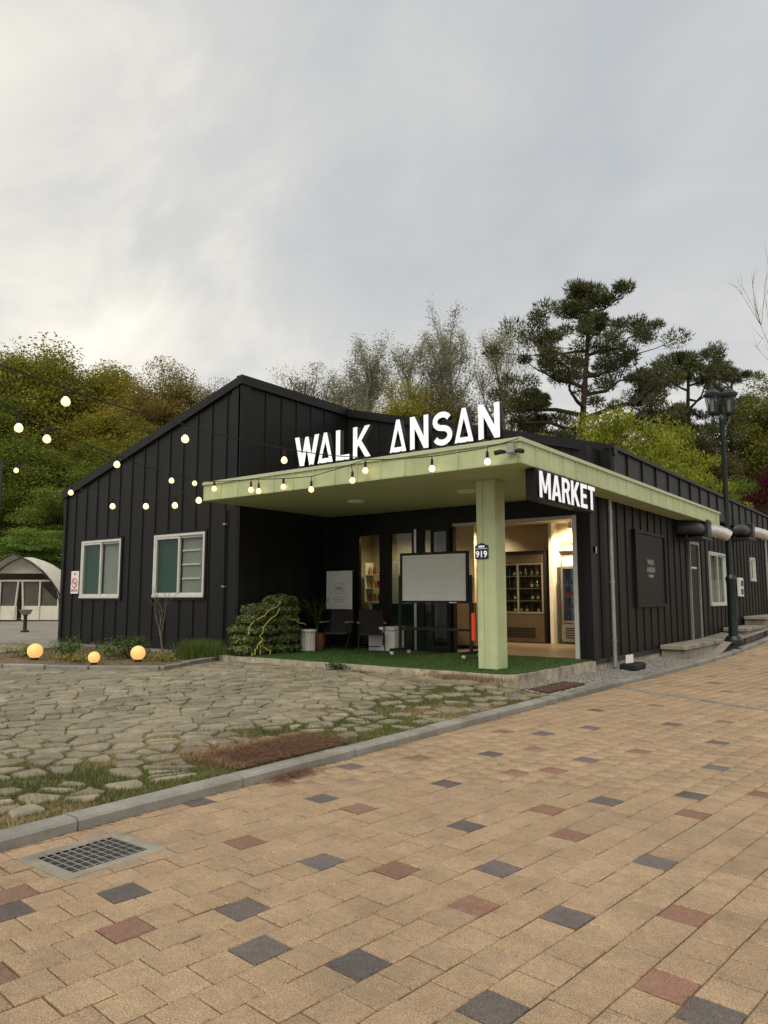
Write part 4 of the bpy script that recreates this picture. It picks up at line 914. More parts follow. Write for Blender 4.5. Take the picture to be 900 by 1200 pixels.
# white woven crate, potted plant
wc = thing('waste_bin', 'small white ribbed bin standing beside the garland stack', 'bin', (-11.2, 12.02, FZ))
mb = MB()
for i in range(12): a = 2 * math.pi * i / 12; mb.box(math.cos(a) * 0.13 - 0.022, math.cos(a) * 0.13 + 0.022, math.sin(a) * 0.13 - 0.022, math.sin(a) * 0.13 + 0.022, 0.0, 0.42)
mb.build('slat_body', 'white_plain', wc); MB().lathe([(0.125, 0), (0.125, 0.38)], 16).build('liner', 'concrete', wc, smooth=True)
MB().lathe([(0.19, 0.42), (0.19, 0.46), (0.15, 0.46), (0.15, 0.42)], 16, cap=False).build('rim', 'white_plain', wc)
def potted(name, label, loc, hgt, n, seed):
    t = thing(name, label, 'potted plant', loc); g = random.Random(seed)
    MB().lathe([(0.13, 0), (0.17, 0.08), (0.18, 0.22), (0.15, 0.33), (0.165, 0.36), (0.14, 0.36), (0.12, 0.30)], 16).build('pot', 'terracotta', t, smooth=True)
    m_ = MB(); lf_ = MB()
    for i in range(n):
        a = g.uniform(0, 6.28); sp = g.uniform(0.15, 0.5); P = [(math.cos(a) * sp * s * s, math.sin(a) * sp * s * s, 0.3 + hgt * s * (1 - 0.25 * s * sp * 2)) for s in (0, .25, .5, .75, 1)]
        m_.tube(P, [0.012, 0.01, 0.008, 0.006, 0.003], 4)
        for k in range(10):
            s = 0.35 + 0.065 * k; q = Vector((math.cos(a) * sp * s * s, math.sin(a) * sp * s * s, 0.3 + hgt * s * (1 - 0.5 * s * sp)))
            for sd_ in (-1, 1):
                d = Vector((-math.sin(a) * sd_ + math.cos(a) * 0.5, math.cos(a) * sd_ + math.sin(a) * 0.5, g.uniform(-0.5, 0.2))).normalized() * g.uniform(0.14, 0.24); e = d.cross(Vector((0, 0, 1))).normalized() * 0.014
                lf_.add([q, q + d * 0.5 + e, q + d, q + d * 0.5 - e], [(0, 1, 2, 3)])
    m_.build('stems', 'grass_green', t); lf_.build('leaves', 'leaf_shrub', t, fix=False)
potted('potted_palm', 'feathery palm in a terracotta pot beside the left folding chair', (-11.35, 12.5, FZ), 1.0, 9, 4)
# camping chairs
def chair(label, loc, rz):
    t = thing('folding_chair', label, 'chair', loc, 'black folding camp chairs on the porch', rz)
    # faces -y; seat 0.42 high, back to 0.85
    MB().prism([(-0.23, 0.40), (0.24, 0.36), (0.24, 0.375), (-0.23, 0.415)], lambda u, z, w_: (w_, -u, z), -0.25, 0.25).build('seat', 'fabric_black', t)
    MB().prism([(-0.235, 0.40), (-0.20, 0.40), (-0.36, 0.88), (-0.385, 0.87)], lambda u, z, w_: (w_, -u, z), -0.25, 0.25).build('backrest', 'fabric_black', t)
    for s in (-1, 1):
        MB().tube([(s * 0.275, -0.30, 0.0), (s * 0.275, 0.02, 0.38), (s * 0.275, 0.22, 0.62)], 0.012, 6).build('leg', 'rubber', t)
        MB().tube([(s * 0.262, 0.30, 0.0), (s * 0.262, -0.02, 0.38), (s * 0.262, -0.24, 0.60)], 0.012, 6).build('leg', 'rubber', t)
        MB().bbox(s * 0.285 - 0.025, s * 0.285 + 0.025, -0.30, 0.24, 0.605, 0.632, 0.006).build('armrest', 'wood_arm', t)
        MB().tube([(s * 0.255, 0.21, 0.38), (s * 0.255, 0.37, 0.87)], 0.011, 6).build('back_post', 'rubber', t)
    MB().tube([(-0.275, 0.24, 0.10), (0.275, 0.24, 0.10)], 0.01, 6).build('stretcher', 'rubber', t)
    MB().box(0.06, 0.17, 0.338, 0.345, 0.745, 0.785).build('tag_patch', 'white_plain', t)
chair('black folding camp chair with wooden arms in front of the poster stand', (-10.72, 12.45, FZ), R(22))
chair('black folding camp chair with wooden arms in front of the white storage box', (-9.85, 12.55, FZ), R(40))
sb_ = thing('storage_box', 'white lidded storage box behind the right folding chair', 'box', (-9.85, 13.08, FZ), rz=R(6))
MB().bbox(-0.33, 0.33, -0.22, 0.22, 0, 0.44, 0.02).build('box_body', 'white_plain', sb_); MB().bbox(-0.35, 0.35, -0.24, 0.24, 0.442, 0.52, 0.02).build('lid', 'white_plain', sb_)
# poster stand
ps = thing('poster_stand', 'white printed poster on a black stand against the porch back wall', 'poster', (-11.2, 13.1, FZ)); PO = (-11.2, 13.1, FZ)
MB().box(-11.64, -10.87, 13.115, 13.135, 1.25, 2.13).build('poster', 'white_plain', ps, PO)
m_ = MB(); 
for x in (-11.60, -10.91): m_.tube([(x, 13.17, FZ), (x, 13.17, 2.12)], 0.014, 6)
m_.box(-11.66, -10.85, 13.14, 13.18, 2.10, 2.14); m_.build('frame', 'rubber', ps, PO)
for x in (-11.60, -10.91): MB().tube([(x, 12.96, FZ + 0.012), (x, 13.36, FZ + 0.012)], 0.012, 6).build('foot', 'rubber', ps, PO)
me = text_mesh('HR', 0.12, 0.003, 'print_dark', at(-11.25, 13.111, 1.72), PO, 'emblem', 0.0, spacing=1.1); em = link(bpy.data.objects.new('emblem', me), ps)
m_ = MB()
for a, b, c, d in ((-11.37, -11.13, 1.83, 1.838), (-11.37, -11.13, 1.60, 1.608), (-11.37, -11.362, 1.608, 1.83), (-11.138, -11.13, 1.608, 1.83)): m_.box(a, b, 13.1115, 13.114, c, d)
for i, l in enumerate((0.30, 0.36, 0.28)): m_.box(-11.25 - l / 2, -11.25 + l / 2, 13.1115, 13.114, 1.52 - 0.05 * i, 1.53 - 0.05 * i)
m_.build('print', 'print_grey', ps, PO)
# whiteboard on castors
wb = thing('whiteboard', 'wide whiteboard in a black frame on a wheeled stand', 'whiteboard', (-8.16, 12.42, FZ)); WO = (-8.16, 12.42, FZ)
MB().box(-8.92, -7.40, 12.395, 12.41, 1.45, 2.37).build('panel', 'board_white', wb, WO)
m_ = MB(); a, b, c, d, e = -8.97, -7.35, 1.40, 2.42, 0.05
m_.box(a, b, 12.38, 12.44, d - e, d).box(a, b, 12.38, 12.44, c, c + e).box(a, a + e, 12.38, 12.44, c + e, d - e).box(b - e, b, 12.38, 12.44, c + e, d - e); m_.build('frame', 'rubber', wb, WO)
for x in (a - 0.03, b + 0.03):
    p_ = MB().box(x - 0.025, x + 0.025, 12.40, 12.45, FZ + 0.12, 1.95).build('post', 'rubber', wb, WO); f_ = MB().box(x - 0.03, x + 0.03, 12.10, 12.76, FZ + 0.08, FZ + 0.13).build('foot', 'rubber', wb, WO)
    for y in (12.14, 12.72): MB().tube([(x - 0.02, y, FZ + 0.042), (x + 0.02, y, FZ + 0.042)], 0.04, 10).build('castor', 'white_plain', f_, WO)
MB().box(a, b, 12.41, 12.45, FZ + 0.5, FZ + 0.55).build('crossbar', 'rubber', wb, WO)
MB().box(-7.75, -7.60, 12.33, 12.38, 1.405, 1.425).build('pen_tray', 'white_plain', wb, WO)
m_ = MB(); rt_ = random.Random(9)
for i, (x0, zz, n_) in enumerate(((-8.85, 2.31, 9), (-8.85, 2.20, 2), (-8.85, 2.11, 2), (-8.85, 1.99, 2), (-8.3, 2.31, 3), (-7.9, 2.31, 3), (-8.35, 1.60, 6))):
    x = x0
    for k in range(n_): l = rt_.uniform(0.03, 0.07); m_.box(x, x + l, 12.3925, 12.3945, zz, zz + 0.007); x += l + 0.02
m_.build('handwriting', 'print_grey', wb, WO)
# red signal wand hanging on the whiteboard stand
wd_ = thing('signal_wand', 'orange red traffic wand hanging beside the whiteboard', 'wand', (-7.24, 12.40, 0.72)); WO = (-7.24, 12.40, 0.72)
MB().tube([(-7.24, 12.37, 0.70), (-7.24, 12.37, 1.22)], 0.036, 10).build('lens', 'orange_red', wd_, WO, True); MB().tube([(-7.24, 12.37, 1.22), (-7.24, 12.37, 1.40)], 0.026, 8).build('handle', 'rubber', wd_, WO)
MB().tube([(-7.24, 12.37, 1.40), (-7.28, 12.40, 1.47), (-7.30, 12.42, 1.52)], 0.006, 5).build('cord', 'rubber', wd_, WO)
# ================================================================== inside the store
cab = thing('wood_cabinet', 'pale wooden cabinet inside the doorway behind the whiteboard', 'cabinet', (-9.0, 15.0, FZ))
MB().bbox(-0.55, 0.45, -0.25, 0.25, 0.06, 1.05, 0.01).build('carcass', 'wood_cab', cab); MB().box(-0.52, 0.42, -0.22, 0.22, 0, 0.06).build('toe_kick', 'rubber', cab)
for x0, x1 in ((-0.53, -0.06), (-0.04, 0.43)):
    d_ = MB().box(x0, x1, -0.27, -0.252, 0.10, 1.02).build('door', 'wood_cab', cab); MB().box(x1 - 0.05, x1 - 0.03, -0.285, -0.271, 0.55, 0.67).build('handle', 'steel', d_)
tk = thing('teal_counter', 'teal painted counter seen through the glass doors', 'counter', (-10.4, 14.55, FZ))
MB().bbox(-0.85, 0.95, -0.22, 0.22, 0, 0.98, 0.01).build('front', 'teal', tk); MB().bbox(-0.88, 0.98, -0.25, 0.25, 0.982, 1.02, 0.006).build('top', 'teal', tk)
MB().box(-1.2, 1.3, 0.62, 0.66, 0.0, 1.75).build('back_panel', 'teal', tk)
sh = thing('display_shelf', 'white shelf of goods on the counter behind the glass doors', 'shelf', (-11.15, 14.62, FZ + 1.02))
m_ = MB().box(-0.42, -0.39, -0.16, 0.16, 0.0, 1.0).box(0.39, 0.42, -0.16, 0.16, 0.0, 1.0)
m_.build('side', 'white_plain', sh)
for z in (0.02, 0.34, 0.68): MB().box(-0.39, 0.39, -0.16, 0.16, z, z + 0.025).build('shelf_board', 'white_plain', sh)
bot = MB().lathe([(0.035, 0), (0.038, 0.02), (0.038, 0.17), (0.014, 0.22), (0.013, 0.29), (0.016, 0.29), (0.016, 0.30)], 10)
bottle_me = bot.mesh('bottle', 'wine_glass'); shade(bottle_me)
def goods(name, me, loc, label, cat, group): o = bpy.data.objects.new(name, me); o.location = loc; link(o); return tag(o, label, cat, group)
gmes = {}
for nm, m, geo in (('jar_gold', 'goods_gold', 'jar'), ('jar_red', 'goods_red', 'jar'), ('can_blue', 'goods_blue', 'can'), ('can_red', 'goods_red', 'can')):
    m_ = MB().lathe([(0.04, 0), (0.045, 0.02), (0.045, 0.13), (0.034, 0.15), (0.034, 0.18)], 10) if geo == 'jar' else MB().lathe([(0.028, 0), (0.033, 0.01), (0.033, 0.11), (0.027, 0.122)], 10)
    gmes[nm] = m_.mesh(nm, m); shade(gmes[nm])
rg2 = random.Random(44)
for lv, z in enumerate((0.046, 0.366, 0.706)):
    for k in range(6):
        goods('jar', gmes['jar_red' if (k + lv) % 3 == 0 or lv == 1 and k > 2 else 'jar_gold'], (-11.15 - 0.32 + 0.128 * k, 14.58 + rg2.uniform(-.03, .03), FZ + 1.02 + z), 'small jar on the %s board of the shelf behind the glass doors' % ('lowest', 'middle', 'top')[lv], 'jar', 'jars on the %s display board' % ('lowest', 'middle', 'top')[lv])
# wine cooler
wc = thing('wine_cooler', 'wide dark wine cooler with two sliding glass doors', 'cooler', (-9.28, 17.95, FZ)); CX = 1.14
MB().box(-CX, CX, -0.0, 0.25, 0.02, 2.36).box(-CX, -CX + 0.05, -0.4, 0, 0.02, 2.36).box(CX - 0.05, CX, -0.4, 0, 0.02, 2.36).box(-CX + 0.05, CX - 0.05, -0.4, 0, 2.26, 2.36).build('carcass', 'cooler_dark', wc)
pn = MB().box(-CX + 0.05, CX - 0.05, -0.42, 0.0, 0.02, 0.72).build('lower_panel', 'cooler_front', wc)
for i in range(6): MB().box(-0.1, 0.85, -0.432, -0.421, 0.14 + 0.045 * i, 0.16 + 0.045 * i).build('grille_slat', 'cooler_dark', pn)
MB().box(-CX + 0.05, CX - 0.05, -0.42, -0.36, 2.06, 2.26).build('header', 'cooler_front', wc)
for z in (0.74, 1.06, 1.38, 1.70): MB().box(-CX + 0.06, CX - 0.06, -0.33, -0.01, z, z + 0.015).build('shelf', 'steel_dull', wc)
for x0, x1, yy in ((-CX + 0.06, -0.36, -0.40), (-0.40, 0.38, -0.365), (0.34, CX - 0.06, -0.40)):
    d_ = MB().box(x0, x0 + 0.045, yy, yy + 0.03, 0.74, 2.05).box(x1 - 0.045, x1, yy, yy + 0.03, 0.74, 2.05).box(x0 + 0.045, x1 - 0.045, yy, yy + 0.03, 2.0, 2.05).box(x0 + 0.045, x1 - 0.045, yy, yy + 0.03, 0.74, 0.79).build('glass_door', 'steel_dull', wc)
    MB().box(x0 + 0.045, x1 - 0.045, yy + 0.01, yy + 0.016, 0.79, 2.0).build('pane', 'glass', d_)
for sn, z in zip(('lowest', 'second lowest', 'second highest', 'top'), (0.755, 1.075, 1.395, 1.715)):
    for k in range(13):
        if rg2.random() < 0.12: continue
        o = goods('bottle', bottle_me, (-9.28 - 1.0 + 0.166 * k, 17.78 + rg2.uniform(-.03, .03), FZ + z), 'dark wine bottle on the %s shelf of the wide cooler' % sn, 'bottle', 'wine bottles on the %s cooler shelf' % sn); o.scale = (1, 1, rg2.uniform(0.85, 1.0))
        if rg2.random() < 0.6: MB().lathe([(0.0392, 0.05), (0.0392, 0.12)], 10, cap=False).build('bottle_label', 'paper_gold', o, fix=False)
# drinks fridge
df = thing('drinks_fridge', 'tall silver drinks fridge with lit glass door', 'fridge', (-7.38, 17.98, FZ))
MB().box(-0.40, 0.40, 0.28, 0.32, 0.02, 2.22).box(-0.40, -0.36, -0.26, 0.28, 0.02, 2.22).box(0.36, 0.40, -0.26, 0.28, 0.02, 2.22).box(-0.36, 0.36, -0.26, 0.28, 2.16, 2.22).build('cabinet', 'steel_dull', df)
MB().box(-0.36, 0.36, 0.26, 0.278, 0.55, 1.92).build('lit_back', 'fridge_inner', df)
MB().box(-0.36, 0.36, -0.29, -0.20, 1.94, 2.16).build('header', 'white_plain', df)
bs_ = MB().box(-0.40, 0.40, -0.30, -0.262, 0.06, 0.50).build('base_panel', 'steel_dull', df)
for i in range(5): MB().box(-0.3, 0.3, -0.312, -0.301, 0.14 + 0.06 * i, 0.165 + 0.06 * i).build('grille_slat', 'dark_steel', bs_)
d_ = MB().box(-0.39, -0.34, -0.31, -0.265, 0.52, 1.93).box(0.34, 0.39, -0.31, -0.265, 0.52, 1.93).box(-0.34, 0.34, -0.31, -0.265, 1.88, 1.93).box(-0.34, 0.34, -0.31, -0.265, 0.52, 0.58).build('glass_door', 'steel', df)
MB().box(-0.34, 0.34, -0.29, -0.284, 0.58, 1.88).build('pane', 'glass', d_)
for z in (0.56, 0.86, 1.16, 1.46): MB().box(-0.355, 0.355, -0.22, 0.25, z, z + 0.012).build('shelf', 'steel', df)
for li, z in enumerate((0.573, 0.873, 1.173, 1.473)):
    for k in range(8):
        if rg2.random() < 0.1: continue
        goods('drink_can', gmes['can_red' if li == 2 and k % 3 else ('can_blue' if li in (0, 3) or k % 2 else 'can_red')], (-7.38 - 0.29 + 0.083 * k, 17.86, FZ + z), 'small drink can on the %s shelf of the lit fridge' % ('lowest', 'second lowest', 'second highest', 'top')[li], 'can', 'cans on the %s fridge shelf' % ('lowest', 'second lowest', 'second highest', 'top')[li])
# ceiling lamps that light the store
def store_lamp(label, x, y, z, e, ang, tilt=(0, 0)):
    t = thing('ceiling_spotlight', label, 'lamp', (x, y, z))
    MB().lathe([(0.045, 0.0), (0.055, 0.12), (0.03, 0.15)], 12).build('housing', 'white_plain', t, smooth=True); MB().lathe([(0.04, 0.004), (0.04, 0.006)], 12).build('lens', 'lamp_on', t)
    l = bpy.data.lights.new('spot_beam', 'SPOT'); l.energy = e; l.spot_size = R(ang); l.spot_blend = 0.6; l.color = (1.0, 0.76, 0.45); l.shadow_soft_size = 0.05
    lo = bpy.data.objects.new('spot_beam', l); lo.location = (0, 0, -0.02); lo.rotation_euler = (R(tilt[0]), R(tilt[1]), 0); link(lo, t)
store_lamp('small spotlight shining on the wall above the drinks fridge', -7.35, 17.35, 3.24, 210, 140, (35, 0))
store_lamp('small spotlight above the wine cooler', -10.2, 17.2, 3.24, 85, 130, (30, 0))
store_lamp('small spotlight near the middle of the store ceiling', -8.3, 15.6, 3.24, 160, 160)
store_lamp('small spotlight above the shelf behind the glass doors', -10.6, 14.15, 3.24, 110, 160)
# ================================================================== string lights
def strand(label, wire, bulbs, scale=1.0, cool=()):
    t = thing('string_lights', label, 'string lights', wire[0]); O = wire[0]
    W = []
    for a, b in zip(wire, wire[1:]):
        L_ = math.hypot(b[0] - a[0], b[1] - a[1]); sag = 0.0065 * L_ * L_
        for i in range(8): s = i / 8; W.append((a[0] + (b[0] - a[0]) * s, a[1] + (b[1] - a[1]) * s, a[2] + (b[2] - a[2]) * s - sag * 4 * s * (1 - s)))
    W.append(wire[-1]); MB().tube(W, 0.0075, 5).build('wire', 'wire', t, O)
    for i, (x, y, z) in enumerate(bulbs):
        k = scale
        best = min(W, key=lambda q: (q[0] - x) ** 2 + (q[1] - y) ** 2)
        so_ = MB().lathe([(0.012 * k, 0.17 * k), (0.022 * k, 0.16 * k), (0.026 * k, 0.06 * k), (0.022 * k, 0.05 * k)], 10, (x, y, z)).tube([(x, y, z + 0.16 * k), (best[0], best[1], max(best[2], z + 0.17 * k))], 0.006, 4).build('socket', 'rubber', t, O, True)
        MB().lathe([(0.02 * k, 0.055 * k), (0.045 * k, 0.025 * k), (0.056 * k, -0.01 * k), (0.045 * k, -0.045 * k), (0.018 * k, -0.062 * k), (0.003, -0.065 * k)], 12, (x, y, z)).build('glass_bulb', 'bulb_cool' if i in cool else 'bulb', so_, O, True)
strand('string of warm bulbs running from upper left to the middle of the canopy', [(-6.98, 2.33, 3.82), (-7.06, 3.238, 3.72), (-7.258, 5.563, 3.60), (-7.415, 7.418, 3.63), (-7.596, 9.56, 3.85)], [(-7.121, 3.947, 3.524), (-7.258, 5.569, 3.43), (-7.415, 7.422, 3.463)], 0.84)
strand('string of warm bulbs sloping from the left edge to the canopy left corner', [(-6.98, 2.33, 3.62), (-7.861, 3.629, 3.577), (-8.418, 4.451, 3.53), (-9.545, 6.119, 3.585), (-10.858, 8.059, 3.72), (-11.88, 9.58, 3.84)], [(-8.078, 3.949, 3.381), (-8.423, 4.459, 3.39), (-9.552, 6.129, 3.449), (-10.865, 8.071, 3.584), (-11.60, 9.16, 3.742)], 0.84)
strand('string of warm bulbs sagging across the gable wall', [(-21.6, 10.15, 5.42), (-20.831, 10.182, 5.30), (-17.956, 10.2, 4.42), (-16.073, 10.2, 3.93), (-14.746, 10.2, 3.82), (-13.682, 10.2, 3.78), (-11.9, 9.63, 3.83)], [(-20.831, 10.182, 5.113), (-17.956, 10.22, 4.231), (-16.073, 10.245, 3.734), (-14.746, 10.263, 3.635), (-13.682, 10.277, 3.576), (-12.867, 10.287, 3.627)], 1.2)
strand('string of bulbs looped along the lime canopy front', [(-11.85, 9.5, 3.84), (-10.35, 9.5, 3.74), (-8.81, 9.5, 3.64), (-7.59, 9.5, 3.80), (-6.26, 9.5, 3.70), (-5.28, 9.5, 3.72), (-4.78, 9.55, 3.80)], [(-11.42, 9.5, 3.66), (-10.36, 9.5, 3.54), (-10.15, 9.5, 3.5), (-9.55, 9.55, 3.53), (-8.81, 9.5, 3.41), (-7.87, 9.5, 3.48), (-7.59, 9.5, 3.62), (-6.26, 9.5, 3.51), (-5.28, 9.5, 3.51)], 0.9, (7, 8))
pp = thing('light_pole', 'dark pole beyond the left edge that holds the string lights', 'pole', (-6.98, 2.28, zyard(-6.98, 2.28)))
MB().tube([(0, 0, -0.05), (0, 0, 3.85)], 0.04, 8).build('post', 'dark_steel', pp, smooth=True); MB().lathe([(0.14, 0), (0.14, 0.02), (0.05, 0.03)], 12).build('base', 'dark_steel', pp)
p2_ = thing('light_pole', 'dark pole left of the gable that holds the sagging bulb string', 'pole', (-21.62, 10.15, zyard(-21.62, 10.15)))
MB().tube([(0, 0, -0.05), (0, 0, 5.2)], 0.04, 8).build('post', 'dark_steel', p2_, smooth=True); MB().lathe([(0.14, 0), (0.14, 0.02), (0.05, 0.03)], 12).build('base', 'dark_steel', p2_)
# ================================================================== planting bed
bedpts = [(-11.35, 8.35), (-12.29, 7.64), (-13.83, 6.88), (-15.7, 6.1), (-16.6, 7.4), (-17.8, 10.66), (-12.35, 10.66)]
bm_ = MB()
def inpoly(x, y, P):
    c = False
    for (x0, y0), (x1, y1) in zip(P, P[1:] + P[:1]):
        if (y0 > y) != (y1 > y) and x < (x1 - x0) * (y - y0) / (y1 - y0) + x0: c = not c
    return c
bed = MB().prism(bedpts, lambda u, v, w: (u, v, w), 0.0, 0.262).build('planting_bed', 'bed_soil'); tag(bed, kind='structure')
edge_ = [(-12.25, 10.62), (-11.25, 8.25), (-12.29, 7.52), (-13.83, 6.76), (-15.75, 5.95), (-16.7, 7.4), (-17.9, 10.6)]
ei = 0
for (x0, y0), (x1, y1) in zip(edge_, edge_[1:]):
    L_ = math.hypot(x1 - x0, y1 - y0); n = max(1, round(L_ / 0.85)); a = math.atan2(y1 - y0, x1 - x0)
    for i in range(n):
        m_ = MB().bbox(-L_ / n / 2 + 0.008, L_ / n / 2 - 0.008, -0.07, 0.07, -0.15, 0.055, 0.012); o = m_.build('border_stone', 'granite', bed)
        s = (i + 0.5) / n; xx, yy = x0 + (x1 - x0) * s, y0 + (y1 - y0) * s; o.location = (xx, yy, zyard(xx, yy) + rb.uniform(-.008, .012)); o.rotation_euler = (rb.gauss(0, .02), 0, a + rb.gauss(0, .015))
ZBED = 0.262
def globe(label, x, y, r):
    t = thing('globe_lamp', label, 'globe lamp', (x, y, ZBED - 0.004)); MB().sphere((0, 0, r * 1.02 + 0.03), r, 24, 16).build('globe', 'globe', t, smooth=True); MB().lathe([(r * 0.5, 0), (r * 0.52, 0.05), (r * 0.3, 0.07)], 16).build('base', 'rubber', t)
globe('glowing globe lamp at the far left of the planting bed', -14.75, 7.80, 0.15)
globe('smallest glowing globe lamp in the planting bed', -12.82, 7.92, 0.108)
globe('largest glowing globe lamp near the bare sapling', -12.72, 8.80, 0.142)
def shrub(name, label, x, y, rx, ry, h, n, size, m, seed, cat='shrub', blade=False, z0=ZBED - 0.02):
    t = thing(name, label, cat, (x, y, z0)); g = np.random.default_rng(seed); gr = random.Random(seed)
    if blade:
        P = [(gr.gauss(0, rx * 0.45), gr.gauss(0, ry * 0.45), 0.0) for _ in range(n)]; o = blades('foliage', P, m, h * 0.5, h * 1.1, 0.014, 0.8, t, seed); return
    cl_ = [(gr.gauss(0, rx * 0.5), gr.gauss(0, ry * 0.5), h * gr.uniform(0.25, 0.85)) for _ in range(14)]; P = []
    for c in cl_: P.append(np.array(c) + g.normal(0, 1, (n // 14, 3)) * np.array((rx * 0.28, ry * 0.28, h * 0.16)))
    P = np.concatenate(P); P[:, 2] = np.abs(P[:, 2]); V_, F_ = leaf_quads(P, np.tile((0, 0, 1.0), (len(P), 1)), size, seed)
    link(bpy.data.objects.new('foliage', np_mesh('foliage', V_, F_, m)), t)
    m_ = MB()
    for c in cl_: m_.tube([(0, 0, 0), (c[0] * 0.6, c[1] * 0.6, c[2] * 0.55), c], [0.012, 0.008, 0.004], 4)
    m_.build('stems', 'bark', t)
shrub('shrub', 'bushy green shrub between the far left globe and the wall corner', -14.55, 8.45, 0.42, 0.4, 0.42, 900, 0.055, 'leaf_shrub', 51)
shrub('shrub', 'low spreading plant behind the far left globe', -15.7, 8.1, 0.4, 0.35, 0.32, 500, 0.05, 'leaf_olive', 52)
shrub('shrub', 'dark green shrub behind the largest globe lamp', -13.5, 9.15, 0.5, 0.45, 0.48, 1100, 0.055, 'leaf_shrub', 53)
shrub('shrub', 'low dry green plant between the two left globe lamps', -13.75, 8.05, 0.5, 0.3, 0.22, 450, 0.045, 'leaf_yolive', 54)
shrub('shrub', 'sprawling dull green plant under the left window', -14.2, 9.3, 0.6, 0.4, 0.28, 500, 0.05, 'leaf_olive', 56)
shrub('shrub', 'small leafy plant right of the largest globe lamp', -12.35, 9.2, 0.3, 0.25, 0.2, 250, 0.045, 'leaf_yolive', 57)
shrub('grass_clump', 'round clump of green grass at the right end of the planting bed', -12.45, 10.1, 0.5, 0.42, 0.42, 3200, 0.03, 'grass_green', 55, 'grass clump', True)
shrub('weed', 'small weed growing at the foot of the porch slab', -8.75, 10.12, 0.3, 0.08, 0.12, 260, 0.05, 'leaf_shrub', 58, 'weed', False, zyard(-8.75, 10.1))
shrub('dry_weed', 'patch of dry weeds at the slab corner below the lime pillar', -6.0, 10.06, 0.95, 0.13, 0.085, 1100, 0.05, 'grass_dry', 59, 'weed', True, zyard(-6.1, 10.05))
gp = []
for _ in range(9000):
    x = rg.uniform(-19.5, -11.3); y = rg.uniform(5, 10.6)
    if inpoly(x, y, bedpts) and gnoise(x * 1.3, y * 1.5) > rg.uniform(0.25, 0.7): gp.append((x, y, ZBED - 0.005))
tag(blades('bed_weeds', gp, 'grass_green', 0.03, 0.10, 0.01, 1.2, seed=8), 'thin weeds covering the soil of the planting bed', 'weeds', kind='stuff')
# bare sapling
sp = thing('sapling', 'thin bare forked sapling in the planting bed between the windows', 'sapling', (-12.70, 9.35, ZBED - 0.02)); m_ = MB(); gs = random.Random(62)
m_.tube([(0, 0, 0), (-0.04, 0.02, 0.25), (-0.12, 0.03, 0.55)], [0.022, 0.018, 0.014], 6); m_.build('trunk', 'bark_grey', sp)
m_ = MB()
def twig(p, d, l, r_, lv):
    q = [p]; 
    for i in range(4): d = (d + Vector((gs.gauss(0, .12), gs.gauss(0, .12), gs.gauss(0.05, .1)))).normalized(); q.append(q[-1] + d * l / 4)
    m_.tube(q, [r_ * (1 - 0.17 * i) for i in range(5)], 4)
    if lv < 2:
        for i in (2, 3, 4):
            if gs.random() < 0.75: twig(q[i], (d + Vector((gs.gauss(0, .5), gs.gauss(0, .5), gs.uniform(0, .4)))).normalized(), l * 0.55, r_ * 0.55, lv + 1)
for dx, dy in ((-0.5, 0.1), (-0.15, -0.2), (0.15, 0.1), (-0.3, 0.3)): twig(Vector((-0.12 + dx * 0.02, 0.03, 0.5)), Vector((dx, dy, 1)).normalized(), 0.62, 0.012, 0)
m_.build('branches', 'bark_grey', sp)
# ================================================================== drain and covers
gt = thing('drain_grate', 'steel drain grate in a concrete frame set beside the kerb', 'drain grate', ((GR[0] + GR[1]) / 2, (GR[2] + GR[3]) / 2, 0)); GO = tuple(gt.location)
a, b, c, d = GR; e = 0.075
fr_ = MB().bbox(a, b, c, c + e, -0.05, 0.004, 0.006).bbox(a, b, d - e, d, -0.05, 0.004, 0.006).bbox(a, a + e, c + e, d - e, -0.05, 0.004, 0.006).bbox(b - e, b, c + e, d - e, -0.05, 0.004, 0.006); fr_.build('frame', 'concrete', gt, GO)
MB().box(a + 0.03, b - 0.03, c + 0.03, d - 0.03, -0.22, -0.2).build('pit_floor', 'rubber', gt, GO)  # pit floor and walls near-black: the shade inside is put into the colour
mb = MB().box(a + 0.06, a + e, c + e, d - e, -0.2, -0.006).box(b - e, b - 0.06, c + e, d - e, -0.2, -0.006).box(a + e, b - e, c + 0.06, c + e, -0.2, -0.006).box(a + e, b - e, d - e, d - 0.06, -0.2, -0.006); mb.build('pit_wall', 'rubber', gt, GO)
nx, ny = 5, 10
for i in range(nx): x = a + e + (b - a - 2 * e) * (i + 0.5) / nx; MB().box(x - 0.0045, x + 0.0045, c + e, d - e, -0.045, -0.004).build('bar', 'steel', gt, GO)
for i in range(ny + 1): y = c + e + 0.008 + (d - c - 2 * e - 0.016) * i / ny; MB().box(a + e, b - e, y - 0.005, y + 0.005, -0.03, -0.002).build('cross_bar', 'steel', gt, GO)
for i, (a, b, c, d) in enumerate(MH):
    zc_ = zyard((a + b) / 2 - 0.1, (c + d) / 2) - 0.006
    t = thing('access_cover', ('rusty brown twin access cover littered with needles beside the near kerb', 'rusty brown access cover beside the gravel strip')[i], 'access cover', ((a + b) / 2, (c + d) / 2, zc_ - 0.03)); O_ = tuple(t.location)
    for c0, d0 in ((c, (c + d) / 2 - 0.006), ((c + d) / 2 + 0.006, d)):
        lid = MB().bbox(a, b, c0, d0, zc_ - 0.03, zc_ + 0.012, 0.006).build('lid', 'rust', t, O_)
        MB().box(a + 0.05, b - 0.05, c0 + 0.05, d0 - 0.05, zc_ + 0.0125, zc_ + 0.016).build('raised_plate', 'rust', lid, O_)
gp = []; gp2 = []
for _ in range(3200):
    a, b, c, d = MH[0]; gp.append((min(kerbx(5) - 0.16, rg.gauss((a + b) / 2 - 0.05, 0.27)), rg.gauss((c + d) / 2, 0.48), 0.108))
